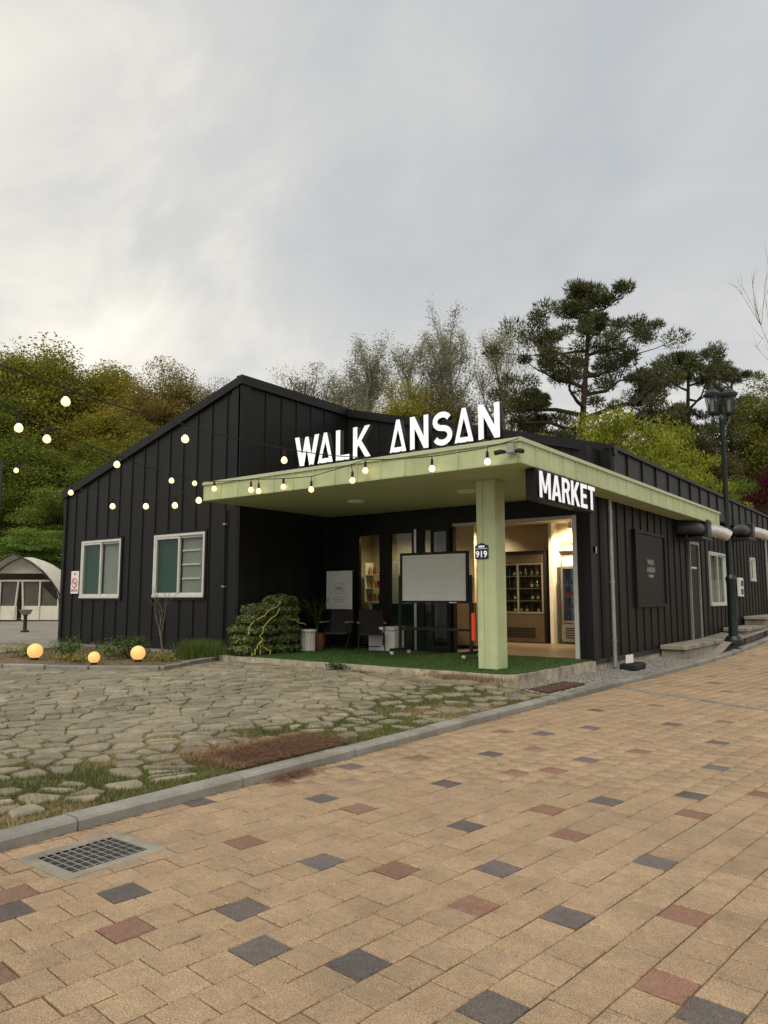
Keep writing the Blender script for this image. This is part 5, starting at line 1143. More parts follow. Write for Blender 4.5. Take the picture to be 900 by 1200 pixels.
for _ in range(1500):
    a, b, c, d = MH[0]; s = rg.random()
    if rg.random() < 0.65: p_ = (a + rg.gauss(0, 0.035), c + (d - c) * s)
    else: p_ = (a + (b - a) * s, (c if rg.random() < 0.5 else d) + rg.gauss(0, 0.035))
    if p_[0] < kerbx(5) - 0.16: gp2.append((p_[0], p_[1], 0.085))
tag(blades('cover_edge_grass', gp2, 'grass_dry', 0.03, 0.07, 0.007, 1.4, seed=13), 'ragged dry grass round the near access cover', 'dry grass', kind='stuff')
def litter(name, pts_, m, l0, l1, seed):
    g = np.random.default_rng(seed); P = np.array(pts_); n = len(P); a = g.uniform(0, 6.28, n); l = g.uniform(l0, l1, n); D = np.stack([np.cos(a) * l, np.sin(a) * l, g.uniform(-0.1, 0.2, n) * l], 1); W = np.stack([-np.sin(a), np.cos(a), 0 * a], 1) * 0.0035
    P = P + np.stack([0 * a, 0 * a, g.uniform(0.002, 0.012, n)], 1); V_ = np.empty((n * 3, 3)); V_[0::3] = P - W; V_[1::3] = P + W; V_[2::3] = P + D
    return link(bpy.data.objects.new(name, np_mesh(name, V_, np.arange(n * 3).reshape(n, 3), m)))
tag(litter('needle_litter', gp, 'needle_litter', 0.05, 0.12, 4), 'brown fallen pine needles heaped over the near access cover', 'litter', kind='stuff')
gp = [(KX + 0.02 + abs(rg.gauss(0, 0.09)), rg.gauss(4.72, 0.16), 0.004 + rg.random() * 0.02) for _ in range(420)]
tag(litter('needle_drift', gp, 'needle_litter', 0.04, 0.10, 5), 'small drift of brown needles on the pavement against the kerb', 'litter', kind='stuff')
gp = [(x + rg.gauss(0, 0.012), y, zroad(y) - 0.004) for x, y in [(KX + 0.02, rg.uniform(-1, 12)) for _ in range(900)]]
tag(litter('kerb_debris', gp, 'needle_litter', 0.02, 0.06, 6), 'thin line of brown debris along the foot of the kerb', 'litter', kind='stuff')
# ================================================================== gravel strip, terrace steps
def zgrav(x, y): return zyard(x, y) - 0.004 + 0.2 * sm((y - 19.4) / 1.6) * sm((kerbx(y) - 0.15 - x) / 0.15)
gs_ = grid('gravel_strip', [-5.34, -5.22, -5.1, -5.0, -4.9, -4.82, -4.74], list(np.arange(10.45, 33, 0.2)), lambda x, y: zgrav(min(x, kerbx(y) - 0.152), y), 'gravel_sheet')
gs_2 = [v for v in gs_.data.vertices]
for v in gs_.data.vertices:
    if v.co.x > -4.76: v.co.x = kerbx(v.co.y) - 0.148
# pebbles
n = 9000; g = np.random.default_rng(77); P = []
while len(P) < n:
    y = 10.3 + 7.4 * g.random() ** 1.1; x = g.uniform(-5.32, kerbx(y) - 0.16)
    if y < 10.5 and x < -5.25: continue
    if MH[1][0] < x < MH[1][1] and MH[1][2] < y < MH[1][3]: continue
    P.append((x, y, zgrav(x, y)))
P = np.array(P); s = g.uniform(0.012, 0.028, (n, 1)); oct_ = np.array([(1, 0, 0), (0, 1, 0), (-1, 0, 0), (0, -1, 0), (0, 0, 0.8), (0, 0, -0.8)], float)
V_ = (P[:, None, :] + oct_[None] * s[:, :, None] * g.uniform(0.6, 1.3, (n, 6, 3))).reshape(-1, 3); ft = np.array([(0, 1, 4), (1, 2, 4), (2, 3, 4), (3, 0, 4), (1, 0, 5), (2, 1, 5), (3, 2, 5), (0, 3, 5)])
F_ = (np.arange(n)[:, None, None] * 6 + ft[None]).reshape(-1, 3)
tag(link(bpy.data.objects.new('gravel', np_mesh('gravel', V_, F_, 'gravel'))), 'loose grey gravel between the side wall and the kerb', 'gravel', kind='stuff')
def step(label, y0, y1, x1, zt, zb, m='concrete'):
    t = thing('concrete_step', label, 'step', (XS + 0.3, (y0 + y1) / 2, zb)); O_ = tuple(t.location)
    MB().bbox(XS + 0.06, x1 - 0.05, y0 + 0.07, y1, zb - 0.2, zt - 0.1, 0.01).build('base', m, t, O_); MB().bbox(XS + 0.055, x1, y0, y1, zt - 0.098, zt, 0.012).build('slab', m, t, O_)
step('concrete step in front of the dark side door', 17.4, 21.6, -4.72, 0.44, 0.1)
step('second concrete step beyond the lamp post', 23.4, 26.2, -4.66, 0.64, 0.25)
step('farthest concrete step at the right edge', 26.25, 32.0, -4.62, 0.92, 0.4)
# rubber block with a white card at the foot of the pipe
rbk = thing('rubber_block', 'black rubber block with a white card beside the drain pipe foot', 'block', (-5.02, 14.75, zgrav(-5.02, 14.7)))
MB().bbox(-0.16, 0.16, -0.34, 0.30, 0, 0.13, 0.03).build('block', 'rubber', rbk); MB().prism([(-0.10, 0.13), (0.10, 0.15), (0.10, 0.31), (-0.10, 0.29)], lambda u, z, w_: (u * 0.6, -0.2 + w_ + u * 0.4, z), 0, 0.006).build('card', 'white_plain', rbk)
# ================================================================== lamp post
lp = thing('street_lamp', 'tall dark green lamp post with two lanterns in front of the side wall', 'street lamp', (-4.52, 21.1, zgrav(-4.6, 21.1)-0.01)); H_ = 6.42 - lp.location.z
MB().lathe([(0.24, 0), (0.24, 0.10), (0.20, 0.14), (0.17, 0.2)], 16).build('base', 'lamp_green', lp, smooth=True)
MB().lathe([(0.125, 0.18), (0.12, 0.4), (0.112, 1.62), (0.13, 1.66), (0.13, 1.72), (0.08, 1.80)], 16).build('sleeve', 'lamp_green', lp, smooth=True)
pole = MB().lathe([(0.066, 1.78), (0.058, H_ - 0.2), (0.08, H_ - 0.15), (0.08, H_ - 0.08), (0.04, H_)], 14).build('pole', 'lamp_green', lp, smooth=True)
for sx_, sy_ in ((-0.19, -0.12), (0.17, 0.15)):
    MB().tube([(0, 0, H_ - 0.12), (sx_ * 0.5, sy_ * 0.5, H_ - 0.24), (sx_ * 0.9, sy_ * 0.9, H_ - 0.18), (sx_, sy_, H_ - 0.02)], 0.03, 8).build('arm', 'lamp_green', lp, smooth=True)
    c_ = (sx_, sy_, H_ - 0.02)
    ln = MB().lathe([(0.04, 0), (0.10, 0.05), (0.12, 0.10), (0.05, 0.02)], 6, c_, False).build('lantern', 'lamp_green', lp)
    MB().lathe([(0.23, 0.58), (0.24, 0.61), (0.13, 0.71), (0.04, 0.76), (0.04, 0.79), (0.015, 0.88), (0.003, 0.92)], 6, c_, False).build('cap', 'lamp_green', ln)
    for k in range(6):
        a = math.pi / 3 * k; MB().tube([(c_[0] + 0.115 * math.cos(a), c_[1] + 0.115 * math.sin(a), c_[2] + 0.09), (c_[0] + 0.195 * math.cos(a), c_[1] + 0.195 * math.sin(a), c_[2] + 0.60)], 0.014, 4).build('rib', 'lamp_green', ln)
    MB().lathe([(0.10, 0.10), (0.175, 0.58)], 6, c_, False).build('glazing', 'glass_dark', ln); MB().lathe([(0.05, 0.08), (0.06, 0.2), (0.055, 0.45), (0.03, 0.5)], 10, c_).build('bulb', 'frost', ln, smooth=True)
    MB().lathe([(0.23, 0.555), (0.23, 0.58), (0.06, 0.60)], 6, c_).build('collar', 'lamp_green', ln)
# ================================================================== tent and brazier at the left
tt = thing('glamping_tent', 'cream canvas dome tent with dark piping and mesh windows', 'tent', (-37.2, 18.8, zyard(-37.2, 18.8)), rz=R(37))
TW, TH = 2.15, 3.15                               # half width and ridge height; front faces -y local
def tx(s): return TW * math.cos(s) * (1.0 if s else 1)
arc = []
for i in range(17):
    s = 1 - abs(i - 8) / 8; r_ = 1.45; th = s * math.acos((r_ - 1) / r_); x = TW * (r_ * math.cos(th) - (r_ - 1)) * (1 if i < 8 else -1); z = TH * math.sin(th) / math.sin(math.acos((r_ - 1) / r_)); arc.append((x, z))
def tsec(y, k): return [(x * k, y, z * k) for x, z in arc]
secs = [tsec(-0.15, 1.0), tsec(1.0, 1.02), tsec(2.4, 0.98), tsec(3.6, 0.8)]
m_ = MB(); vs = [p for s in secs for p in s]; n = 17; fs = [(j * n + i, j * n + i + 1, (j + 1) * n + i + 1, (j + 1) * n + i) for j in range(3) for i in range(n - 1)]; fs.append(tuple(3 * n + i for i in range(n)))
m_.add(vs, fs).build('canopy', 'canvas', tt, smooth=True, fix=True)
hood = tsec(-0.15, 1.0); m_ = MB(); hv = [(x * 1.05, -0.17 - 0.85 * sm((z - 0.9) / 2.4), z * 1.03 + 0.03) for x, y, z in hood]; m_.add(hood + hv, [(i, i + 1, 17 + i + 1, 17 + i) for i in range(16) if arc[i][1] > 0.9 and arc[i + 1][1] > 0.9]); m_.build('hood', 'canvas', tt, smooth=True)
MB().tube(hv, 0.04, 6).build('hood_piping', 'canvas_trim', tt); MB().tube([(x, y - 0.03, z) for x, y, z in hood], 0.035, 6).build('arch_piping', 'canvas_trim', tt)
m_ = MB(); up = [(x, z) for x, z in arc if z > 1.95]; m_.prism(up, lambda u, z, w_: (u, -0.1 - w_, z), 0, 0.02); m_.build('gable_panel', 'canvas', tt)
low = [(-1.95, 0.0), (1.95, 0.0), (2.02, 0.6), (-2.02, 0.6)]
for x0, x1 in ((-2.0, -1.05), (-0.95, -0.12), (0.12, 0.95), (1.05, 2.0)):
    hz = 1.98 if abs(x0 + x1) < 2 else 1.7
    sgn = 1 if x0 + x1 > 0 else -1
    def cut(x): return min(hz, TH * math.sqrt(max(0.0, 1 - ((abs(x) / TW + 0.45) / 1.45) ** 2)) / 0.951 - 0.1)
    f_ = MB().prism([(x0, 0.02), (x1, 0.02), (x1, 0.72), (x0, 0.72)], lambda u, z, w_: (u, -0.1 - w_, z), 0.0, 0.02).build('flap', 'canvas', tt)
    MB().prism([(x0 + 0.06, 0.73), (x1 - 0.06, 0.73), (x1 - 0.06, cut(x1)), (x0 + 0.06, cut(x0))], lambda u, z, w_: (u, -0.09 - w_, z), 0, 0.01).build('mesh_window', 'canvas_window', f_)
for x, l in ((-1.0, 0), (1.0, 0), (-0.1, 0.14), (0.1, -0.14), (-1.95, 0), (1.95, 0)):
    MB().tube([(x - l, -0.14, 0.02), (x, -0.14, 1.95 if abs(x) < 1.5 else 1.1)], 0.05, 6).build('frame_strip', 'canvas', tt)
MB().tube([(-1.6, -0.14, 1.97), (1.6, -0.14, 1.97)], 0.05, 6).build('frame_strip', 'canvas', tt)
m_ = MB(); m_.add([(-2.0, -0.6, 2.75), (-2.0, 2.0, 2.75), (-4.2, 2.2, 2.3), (-4.2, -0.8, 2.3), (-2.0, -0.6, 2.79), (-2.0, 2.0, 2.79), (-4.2, 2.2, 2.34), (-4.2, -0.8, 2.34)], [(3, 2, 1, 0), (4, 5, 6, 7), (0, 1, 5, 4), (1, 2, 6, 5), (2, 3, 7, 6), (3, 0, 4, 7)]); m_.build('side_awning', 'canvas', tt)
for y in (-0.7, 2.1): MB().tube([(-4.15, y, 0), (-4.15, y, 2.31)], 0.025, 6).build('awning_pole', 'canvas_trim', tt)
bz = thing('fire_bowl', 'dark fire bowl on a pedestal standing on the gravel before the tent', 'fire bowl', (-27.0, 13.85, zyard(-27, 13.85) - 0.04))
MB().lathe([(0.15, 0), (0.15, 0.04), (0.07, 0.08), (0.06, 0.56), (0.09, 0.60)], 14).build('pedestal', 'dark_steel', bz, smooth=True); MB().lathe([(0.07, 0.60), (0.17, 0.66), (0.23, 0.80), (0.245, 0.81), (0.20, 0.80), (0.13, 0.69)], 16, cap=False).build('bowl', 'steel_dull', bz, smooth=True)
cs = thing('covered_seat', 'dark blue and grey cushioned seat cut by the left edge', 'seat', (-19.9, 8.55, zyard(-19.9, 8.55) - 0.03), rz=R(20))
MB().bbox(-0.45, 0.45, -0.4, 0.4, 0.10, 0.3, 0.05).build('cushion', 'navy', cs); MB().bbox(-0.45, 0.45, -0.4, 0.4, 0.31, 0.45, 0.05).build('cushion', 'fabric_black', cs); MB().bbox(-0.4, 0.4, -0.36, 0.36, 0, 0.09, 0.01).build('base', 'dark_steel', cs)
# ================================================================== trees
def leaves_np(P, size, g, aspect=0.6, up=0.6):
    n = len(P); Nn = g.normal(0, 1, (n, 3)); Nn[:, 2] = np.abs(Nn[:, 2]) + up; Nn /= np.linalg.norm(Nn, axis=1)[:, None]
    a = np.cross(Nn, g.normal(0, 1, (n, 3))); a /= np.linalg.norm(a, axis=1)[:, None] + 1e-9; b = np.cross(Nn, a); s = size * g.uniform(0.55, 1.4, (n, 1))
    V_ = np.empty((n * 4, 3)); V_[0::4] = P - a * s * 0.5; V_[1::4] = P + b * s * aspect * 0.5; V_[2::4] = P + a * s * 0.5; V_[3::4] = P - b * s * aspect * 0.5
    return V_, np.arange(n * 4).reshape(n, 4)
def limb(m_, p, q, r0, r1, gr, n=5, k=5, sag=0.0):
    p, q = Vector(p), Vector(q); L_ = (q - p).length; P = []
    o1 = Vector((gr.gauss(0, 1), gr.gauss(0, 1), gr.gauss(0, 0.6))) * L_ * 0.07
    for i in range(n + 1):
        s = i / n; P.append(p + (q - p) * s + o1 * math.sin(math.pi * s) + Vector((0, 0, -sag * L_ * math.sin(math.pi * s))))
    m_.tube(P, [r0 + (r1 - r0) * i / n for i in range(n + 1)], k, False)
def broadleaf(seed, H, Wd, nclus, nleaf, size, low=0.25, flat=0.55, csize=0.11, gap=0.0, shape=1.0):
    """crown of leaf clumps on limbs, unit: metres; returns trunk mesh builder and leaf arrays"""
    gr = random.Random(seed); g = np.random.default_rng(seed); m_ = MB(); Rr = Wd / 2
    tp = [Vector((0, 0, -0.4))]
    for i in range(1, 7): tp.append(Vector((gr.gauss(0, 0.02) * H * i / 6, gr.gauss(0, 0.02) * H * i / 6, H * 0.8 * i / 6)))
    m_.tube(tp, [0.030 * H * (1 - 0.13 * i) * 0.6 for i in range(7)], 8, False)
    def trunk_at(z):
        f = min(5.999, max(0, z / (H * 0.8) * 6)); i = int(f); return tp[i] + (tp[i + 1] - tp[i]) * (f - i)
    lobes = [(0, 0, 0.35, 0.6), (0, 0, -0.1, 0.7)]
    for _ in range(10):
        l = Vector((gr.gauss(0, 1), gr.gauss(0, 1), gr.gauss(0, 0.9))).normalized() * gr.uniform(0.35, 0.62); lobes.append((l.x, l.y, l.z, gr.uniform(0.32, 0.46)))
    C_ = []
    while len(C_) < nclus:
        lx, ly, lz, lr = gr.choice(lobes); d = Vector((gr.gauss(0, 1), gr.gauss(0, 1), gr.gauss(0, 1))).normalized() * lr * gr.random() ** 0.4
        x, y, z = lx + d.x, ly + d.y, lz + d.z
        if x * x + y * y + z * z > 1.0 or z < -0.98: continue
        taper = 1.0 - 0.25 * max(0, z) * shape
        C_.append((x * Rr * taper, y * Rr * taper, H * (low + (1 - low) * (0.5 + 0.5 * z))))
    P = []
    for i, c in enumerate(C_):
        base = trunk_at(max(H * low * 0.6, c[2] - Rr * gr.uniform(0.35, 0.9)))
        if i % 2 == 0 or nleaf < 20000: limb(m_, base, c, 0.007 * H * 0.6, 0.012, gr, 4, 4)
        cs = csize * H * gr.uniform(0.55, 1.2); n = int(nleaf / nclus * gr.uniform(0.5, 1.5))
        q = g.normal(0, 1, (n, 3)); q /= np.linalg.norm(q, axis=1)[:, None]; q *= (g.random((n, 1)) ** 0.45) * cs * np.array((1, 1, flat)); P.append(np.array(c) + q)
        for _ in range(2):
            e = np.array(c) + g.normal(0, 0.35, 3) * cs * np.array((1, 1, flat * 0.6)); limb(m_, c, tuple(e), 0.012, 0.005, gr, 2, 3)
    P = np.concatenate(P); return m_, leaves_np(P, size, g)
def pine(seed, H, Wd, nb=16, lean=0.0, bare=0.35, dens=1.0, ncl=5):
    gr = random.Random(seed); g = np.random.default_rng(seed); m_ = MB(); tp = [Vector((0, 0, -0.4))]; k = 9; a0 = gr.uniform(0, 6.28)
    for i in range(1, k + 1):
        s = i / k; tp.append(Vector((lean * H * s + 0.035 * H * math.sin(s * 5 + a0) * s, 0.03 * H * math.sin(s * 4 + a0 * 2) * s, H * 0.97 * s)))
    m_.tube(tp, [0.022 * H * (1 - 0.88 * i / k) + 0.02 for i in range(k + 1)], 8, False)
    P = []; D = []
    def clump(c, r, n):
        q = g.normal(0, 1, (n, 3)); q /= np.linalg.norm(q, axis=1)[:, None]; q[:, 2] *= 0.5; q *= (g.random((n, 1)) ** 0.4) * r
        P.append(np.array(c) + q); d = q / (r + 1e-6) + g.normal(0, 0.5, (n, 3)) + np.array((0, 0, 0.55)); D.append(d / np.linalg.norm(d, axis=1)[:, None])
    for b in range(nb):
        s = bare + (1 - bare) * (b + gr.random()) / nb; f = s * k * 0.999; i = int(f); p = tp[i] + (tp[i + 1] - tp[i]) * (f - i)
        a = b * 2.4 + gr.uniform(-0.5, 0.5); rel = (s - bare) / (1 - bare); L_ = Wd / 2 * (1.05 - 0.75 * rel ** 1.6) * gr.uniform(0.55, 1.15)
        q = p + Vector((math.cos(a) * L_, math.sin(a) * L_, L_ * gr.uniform(0.05, 0.42))); mid = p + (q - p) * 0.5 + Vector((gr.gauss(0, .08) * L_, gr.gauss(0, .08) * L_, -0.05 * L_)); r0 = 0.010 * H * (1.1 - 0.7 * rel)
        P1 = [p, p + (mid - p) * 0.5 + Vector((0, 0, gr.gauss(0, .05) * L_)), mid, mid + (q - mid) * 0.5 + Vector((gr.gauss(0, .07) * L_, gr.gauss(0, .07) * L_, gr.gauss(0.04, .06) * L_)), q]
        m_.tube(P1, [r0, r0 * .8, r0 * .6, r0 * .42, 0.02], 5, False)
        for t in range(ncl + int(3 * L_ / Wd)):
            u = gr.uniform(0.42, 1.0); ii = min(3, int(u * 4)); c = P1[ii] + (P1[ii + 1] - P1[ii]) * (u * 4 - ii); sp = L_ * 0.24
            c2 = c + Vector((gr.gauss(0, sp), gr.gauss(0, sp), abs(gr.gauss(0, 0.12 * L_)) + 0.1)); m_.tube([c, (c + c2) / 2 + Vector((0, 0, -0.05)), c2], [r0 * 0.3, r0 * .2, 0.012], 4, False)
            clump(c2, H * 0.045 * gr.uniform(0.6, 1.25), int(190 * dens))
    for t in range(4): clump(tp[-1] + Vector((gr.gauss(0, .03) * H, gr.gauss(0, .03) * H, gr.uniform(-0.05, 0.03) * H)), H * 0.035, int(160 * dens))
    P = np.concatenate(P); D = np.concatenate(D); n = len(P); l = H * 0.0155 * g.uniform(0.7, 1.3, (n, 1)); W_ = np.cross(D, g.normal(0, 1, (n, 3))); W_ /= np.linalg.norm(W_, axis=1)[:, None] + 1e-9; W_ *= H * 0.0022
    V_ = np.empty((n * 3, 3)); V_[0::3] = P - W_; V_[1::3] = P + W_; V_[2::3] = P + D * l
    return m_, (V_, np.arange(n * 3).reshape(n, 3))
def upright(seed, H, Wd, leaf_n, size, nb=26, twigs=7, droop=0.0):
    gr = random.Random(seed); g = np.random.default_rng(seed); m_ = MB(); tp = [Vector((0, 0, -0.4))]
    for i in range(1, 8): tp.append(Vector((gr.gauss(0, 0.008) * H * i / 3, gr.gauss(0, 0.008) * H * i / 3, H * 0.9 * i / 7)))
    m_.tube(tp, [0.014 * H * (1 - 0.125 * i) for i in range(8)], 6, False); tips = []
    def grow(p, d, L_, r, lv):
        P = [p]
        for i in range(5): d = (d + Vector((gr.gauss(0, .08), gr.gauss(0, .08), 0.10 - droop))).normalized(); P.append(P[-1] + d * L_ / 5)
        m_.tube(P, [r * (1 - 0.16 * i) for i in range(6)], 4 if lv == 0 else 3, False)
        if lv < 2:
            for _ in range(twigs if lv == 0 else 4):
                i = gr.randint(1, 5); e = (d + Vector((gr.gauss(0, .45), gr.gauss(0, .45), gr.gauss(0.15, .25)))).normalized(); grow(P[i], e, L_ * gr.uniform(0.3, 0.5), max(0.008, r * 0.42), lv + 1)
        if lv >= 1: tips.extend(P[1:])
    for b in range(nb):
        s = 0.22 + 0.73 * (b + gr.random()) / nb; f = s * 6.99; i = int(f); p = tp[i] + (tp[i + 1] - tp[i]) * (f - i); a = b * 2.4 + gr.gauss(0, .3); sp = gr.uniform(0.45, 0.8)
        L_ = Wd * 0.62 * (1.15 - 0.75 * s) * gr.uniform(0.8, 1.3) / sp * 0.62
        grow(p, Vector((math.cos(a) * sp, math.sin(a) * sp, 1.0)).normalized(), L_, 0.0042 * H * (1.1 - 0.7 * s), 0)
    if leaf_n:
        T_ = np.array([tuple(t) for t in tips]); P = T_[g.integers(0, len(T_), leaf_n)] + g.normal(0, 0.13, (leaf_n, 3)); return m_, leaves_np(P, size, g, 0.6, 0.2)
    return m_, None
KIND = {}
def proto(kind, gen, trunk_m):
    m_, lv = gen; KIND[kind] = (m_.mesh('trunk', trunk_m), None if lv is None else np_mesh('crown', lv[0], lv[1], 'leaf_green'))
# prototypes are 10 m tall and 6 m wide (pines 10 x 6), scaled where they stand
proto('round_a', broadleaf(101, 10, 6.4, 170, 130000, 0.112, 0.10, flat=0.75, csize=0.125), 'bark')
proto('round_b', broadleaf(102, 10, 6.4, 170, 130000, 0.112, 0.10, flat=0.75, csize=0.125), 'bark')
proto('round_c', broadleaf(103, 10, 6.0, 160, 95000, 0.098, 0.14, flat=0.7, csize=0.115), 'bark')
proto('airy', broadleaf(104, 10, 6.0, 120, 16000, 0.08, 0.25, csize=0.085), 'bark')
proto('layered', broadleaf(105, 5, 7.2, 120, 44000, 0.10, 0.12, flat=0.22, csize=0.17), 'bark')
proto('layered_b', broadleaf(107, 5, 6.2, 110, 44000, 0.095, 0.10, flat=0.32, csize=0.16), 'bark')
proto('pine_a', pine(201, 10, 7.8, 23, 0.02, 0.36, 1.25, 7), 'bark_pine')
proto('pine_b', pine(202, 10, 7.0, 18, 0.10, 0.35, 1.0, 5), 'bark_pine')
proto('pine_c', pine(203, 10, 6.4, 20, 0.0, 0.12, 1.2, 6), 'bark_pine')
proto('bud_a', upright(301, 10, 4.2, 15000, 0.06, 26, 7), 'bark_pale')
proto('bud_b', upright(302, 10, 3.6, 15000, 0.06, 26, 7), 'bark_pale')
proto('bare', upright(303, 10, 7.0, 0, 0.05, 16, 6, 0.09), 'bark_grey')
USED = set()
def tree(kind, label, x, y, ztop, width, leaf, seed, ph, pw, group=None, cat='tree', name='tree', zb=None):
    z0 = zhill(x, y) if zb is None else zb
    t = thing(name, label, cat, (x, y, z0), group, random.Random(seed).uniform(0, 6.28)); s = (ztop - z0) / ph; k = width / pw; t.scale = (k, k, s)
    tm, cm = KIND[kind]; o = bpy.data.objects.new('trunk', tm); link(o, t)
    if cm:
        c = bpy.data.objects.new('crown', cm); link(c, t); c.material_slots[0].link = 'OBJECT'; c.material_slots[0].material = MATS[leaf]
    return t
GL = 'trees on the slope left of the building'; GCn = 'trees behind the rooftop letters'; GRr = 'trees behind the right roof'
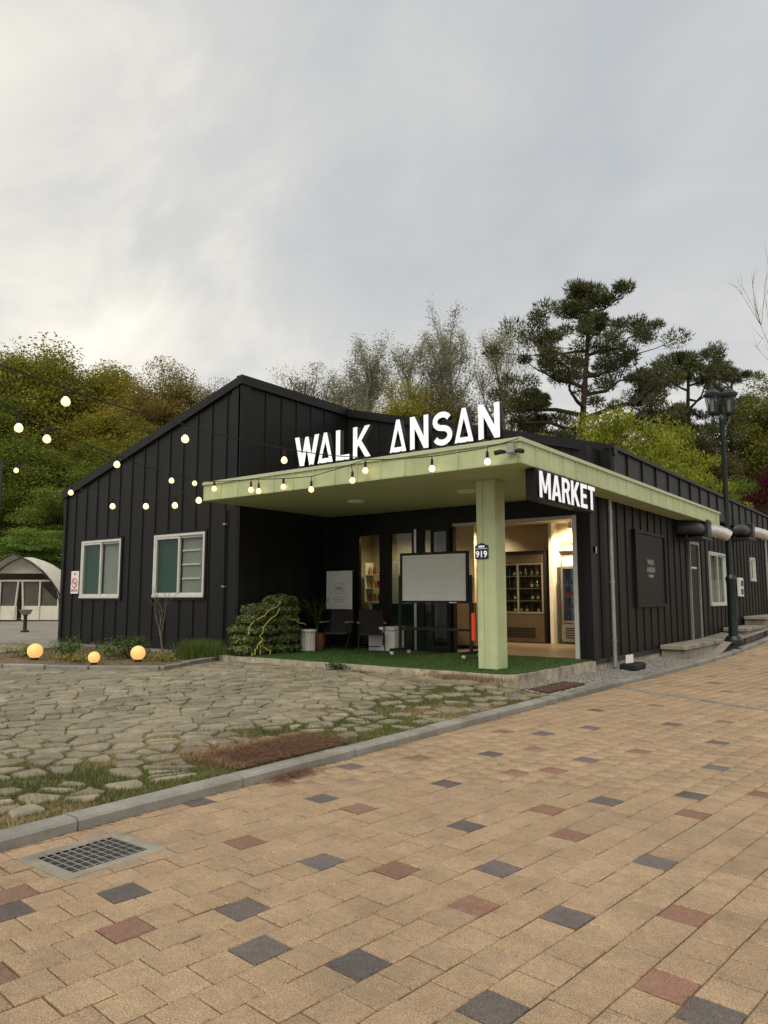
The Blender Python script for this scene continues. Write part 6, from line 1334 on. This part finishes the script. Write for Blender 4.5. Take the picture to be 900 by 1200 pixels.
for a in (
 ('round_a', 'tall olive green tree rising above the left lights', -60.7, 31.8, 23.8, 13.5, 'leaf_olive', 1, 10, 6.4, GL),
 ('round_b', 'tall yellow green tree next to the brown tree on the left slope', -60.3, 37.1, 22.6, 12.0, 'leaf_yolive', 2, 10, 6.4, GL),
 ('round_c', 'brownish leafed tree just left of the black gable', -52.7, 37.9, 22.7, 10.5, 'leaf_brown', 3, 10, 6.0, GL),
 ('airy', 'thin dark brown tree tip beside the gable peak', -55.9, 45.5, 25.6, 7.6, 'leaf_dkbrown', 4, 10, 6.0, GL),
 ('round_c', 'thin topped olive tree at the upper left edge', -63.5, 30.0, 23.2, 10.5, 'leaf_olive', 14, 10, 6.0, GL),
 ('round_b', 'rounded yellow green tree between the tall olive tree and the brown tree', -57.0, 35.5, 21.5, 11.0, 'leaf_yolive', 16, 10, 6.4, GL),
 ('round_b', 'olive tree cut by the left edge', -63.4, 26.2, 22.0, 11.0, 'leaf_olive', 5, 10, 6.4, GL),
 ('round_a', 'mid green tree behind the tent at the left edge', -54.1, 26.7, 13.6, 10.0, 'leaf_green', 6, 10, 6.4, GL),
 ('round_b', 'mid green tree behind the gable left corner', -52.0, 30.8, 13.6, 9.5, 'leaf_green', 7, 10, 6.4, GL),
 ('round_c', 'green tree seen over the left roof slope', -51.0, 34.2, 16.2, 9.0, 'leaf_olive', 8, 10, 6.0, GL),
 ('round_a', 'yellow green tree halfway up the left slope', -56.5, 34.0, 17.5, 10.0, 'leaf_yolive', 9, 10, 6.4, GL),
 ('round_b', 'dark green tree halfway up the slope at the left edge', -58.5, 28.2, 17.5, 10.0, 'leaf_green', 10, 10, 6.4, GL),
 ('layered', 'bright green maple just behind the tent', -45.2, 24.0, 6.5, 8.8, 'leaf_maple', 11, 5, 7.2, GL),
 ('layered', 'bright green maple behind the tent cut by the left edge', -48.7, 20.3, 6.3, 8.0, 'leaf_maple', 12, 5, 7.2, GL),
 ('layered_b', 'dark green layered tree above the bright maples', -49.0, 27.2, 9.6, 10.5, 'leaf_green', 13, 5, 6.2, GL),
 ('layered_b', 'dark red shrub between the tent and the black wall', -42.4, 23.9, 3.6, 3.2, 'leaf_redbrown', 15, 5, 6.2, None),
 ('airy', 'dark thin leafed tree right of the gable peak', -41.6, 43.7, 23.6, 8.4, 'leaf_dkbrown', 21, 10, 6.0, GCn),
 ('bud_a', 'pale budding tree right of the dark thin tree', -44.5, 51.6, 23.4, 9.5, 'leaf_bud', 22, 10, 4.2, GCn),
 ('bud_b', 'pale budding tree above the letter K', -39.8, 50.1, 24.8, 9.5, 'leaf_bud', 23, 10, 3.6, GCn),
 ('bud_a', 'pale budding tree above the middle A', -38.1, 54.0, 26.2, 9.8, 'leaf_bud', 24, 10, 4.2, GCn),
 ('bud_b', 'tallest pale budding tree above the letter S', -34.0, 54.6, 27.2, 8.6, 'leaf_bud', 25, 10, 3.6, GCn),
 ('bud_a', 'pale budding tree beside the big pine', -31.2, 57.9, 27.2, 9.6, 'leaf_bud', 26, 10, 4.2, GCn),
 ('bud_b', 'low pale budding tree between the two tallest budding trees', -36.2, 56.5, 25.6, 9.5, 'leaf_bud', 31, 10, 3.6, GCn),
 ('bud_b', 'faint pale budding tree left of the letter K', -42.0, 53.0, 24.0, 9.0, 'leaf_bud', 32, 10, 3.6, GCn),
 ('airy', 'loose olive tree behind the word WALK', -36.4, 43.2, 18.6, 8.5, 'leaf_olive', 27, 10, 6.0, GCn),
 ('round_c', 'olive tree behind the gap between the sign words', -32.6, 44.8, 18.6, 9.0, 'leaf_yolive', 28, 10, 6.0, GCn),
 ('round_c', 'olive tree behind the word ANSAN', -29.0, 47.5, 18.4, 8.6, 'leaf_dkbrown', 29, 10, 6.0, GCn),
 ('airy', 'loose brown green tree behind the last letter', -25.6, 50.6, 18.0, 8.6, 'leaf_olive', 30, 10, 6.0, GCn),
 ('pine_a', 'big spreading pine, tallest tree behind the canopy', -19.2, 48.2, 23.4, 13.2, 'leaf_pine', 41, 10, 7.4, GRr),
 ('pine_b', 'leaning pine with crooked branches left of the street lamp', -13.0, 55.6, 19.4, 10.5, 'leaf_pine', 42, 10, 7.0, GRr),
 ('pine_c', 'dark low pine behind the canopy corner', -23.4, 50.6, 17.0, 8.0, 'leaf_pine_dark', 43, 10, 6.4, GRr),
 ('pine_c', 'dark pine filling the gap right of the big pine', -18.2, 58.0, 19.0, 9.5, 'leaf_pine_dark', 44, 10, 6.4, GRr),
 ('pine_c', 'dark pine behind the street lamp lanterns', -12.8, 62.0, 20.0, 9.0, 'leaf_pine_dark', 45, 10, 6.4, GRr),
 ('pine_c', 'dark pine at the foot of the leaning pine', -14.0, 52.0, 14.6, 8.0, 'leaf_pine_dark', 46, 10, 6.4, GRr),
 ('layered_b', 'leftmost bright yellow green maple behind the black parapet', -16.4, 40.3, 13.5, 8.0, 'leaf_bmaple', 47, 5, 6.2, GRr),
 ('layered_b', 'largest bright yellow green maple behind the black parapet', -13.4, 43.2, 13.4, 8.0, 'leaf_bmaple', 48, 5, 6.2, GRr),
 ('layered', 'bright green maple just left of the lamp pole', -11.3, 44.1, 11.3, 7.0, 'leaf_bmaple', 49, 5, 7.2, GRr),
 ('layered_b', 'low bright green maple right of the lamp pole', -10.3, 47.3, 9.6, 5.4, 'leaf_maple', 50, 5, 6.2, GRr),
 ('layered_b', 'dark crimson maple at the right edge', -8.3, 47.5, 10.0, 4.8, 'leaf_red', 51, 5, 6.2, GRr),
 ('round_c', 'yellow green tree at the right edge behind the lamp', -9.6, 56.3, 17.5, 8.5, 'leaf_ygreen', 52, 10, 6.0, GRr),
 ('round_b', 'dark olive tree under the lantern heads', -12.6, 54.0, 12.5, 7.5, 'leaf_dkbrown', 53, 10, 6.4, GRr),
 ('bare', 'bare tree reaching in from the right edge', -4.6, 43.4, 18.6, 8.5, None, 54, 10, 7.0, GRr),
 ('airy', 'red brown leafed tree between the pine and the bright maples', -16.9, 46.6, 14.6, 6.0, 'leaf_redbrown', 55, 10, 6.0, GRr),
): tree(*a)
# far wood closing the view between the trunks
g = np.random.default_rng(9); P = []
for _ in range(800):
    a = g.uniform(-75, 75); d = g.uniform(66, 92); x, y = fh(a, d); h = g.uniform(2, 6); P.append(np.array((x, y, zhill(x, y) + h * g.uniform(0.2, 0.9))) + g.normal(0, 1, (170, 3)) * np.array((1.5, 1.5, 1.3)))
V_, F_ = leaves_np(np.concatenate(P), 0.34, g); tag(link(bpy.data.objects.new('far_wood', np_mesh('far_wood', V_, F_, 'leaf_dkbrown'))), 'dark green wood far up the slope behind the trees', 'wood', kind='stuff')
g = np.random.default_rng(19); P = []
for _ in range(260):
    a = g.uniform(-60, 45); d = g.uniform(46, 60); x, y = fh(a, d); P.append(np.array((x, y, zhill(x, y) + g.uniform(0.2, 1.6))) + g.normal(0, 1, (130, 3)) * np.array((0.9, 0.9, 0.55)))
V_, F_ = leaves_np(np.concatenate(P), 0.2, g); tag(link(bpy.data.objects.new('undergrowth', np_mesh('undergrowth', V_, F_, 'leaf_green'))), 'tangled undergrowth covering the slope under the trees', 'undergrowth', kind='stuff')
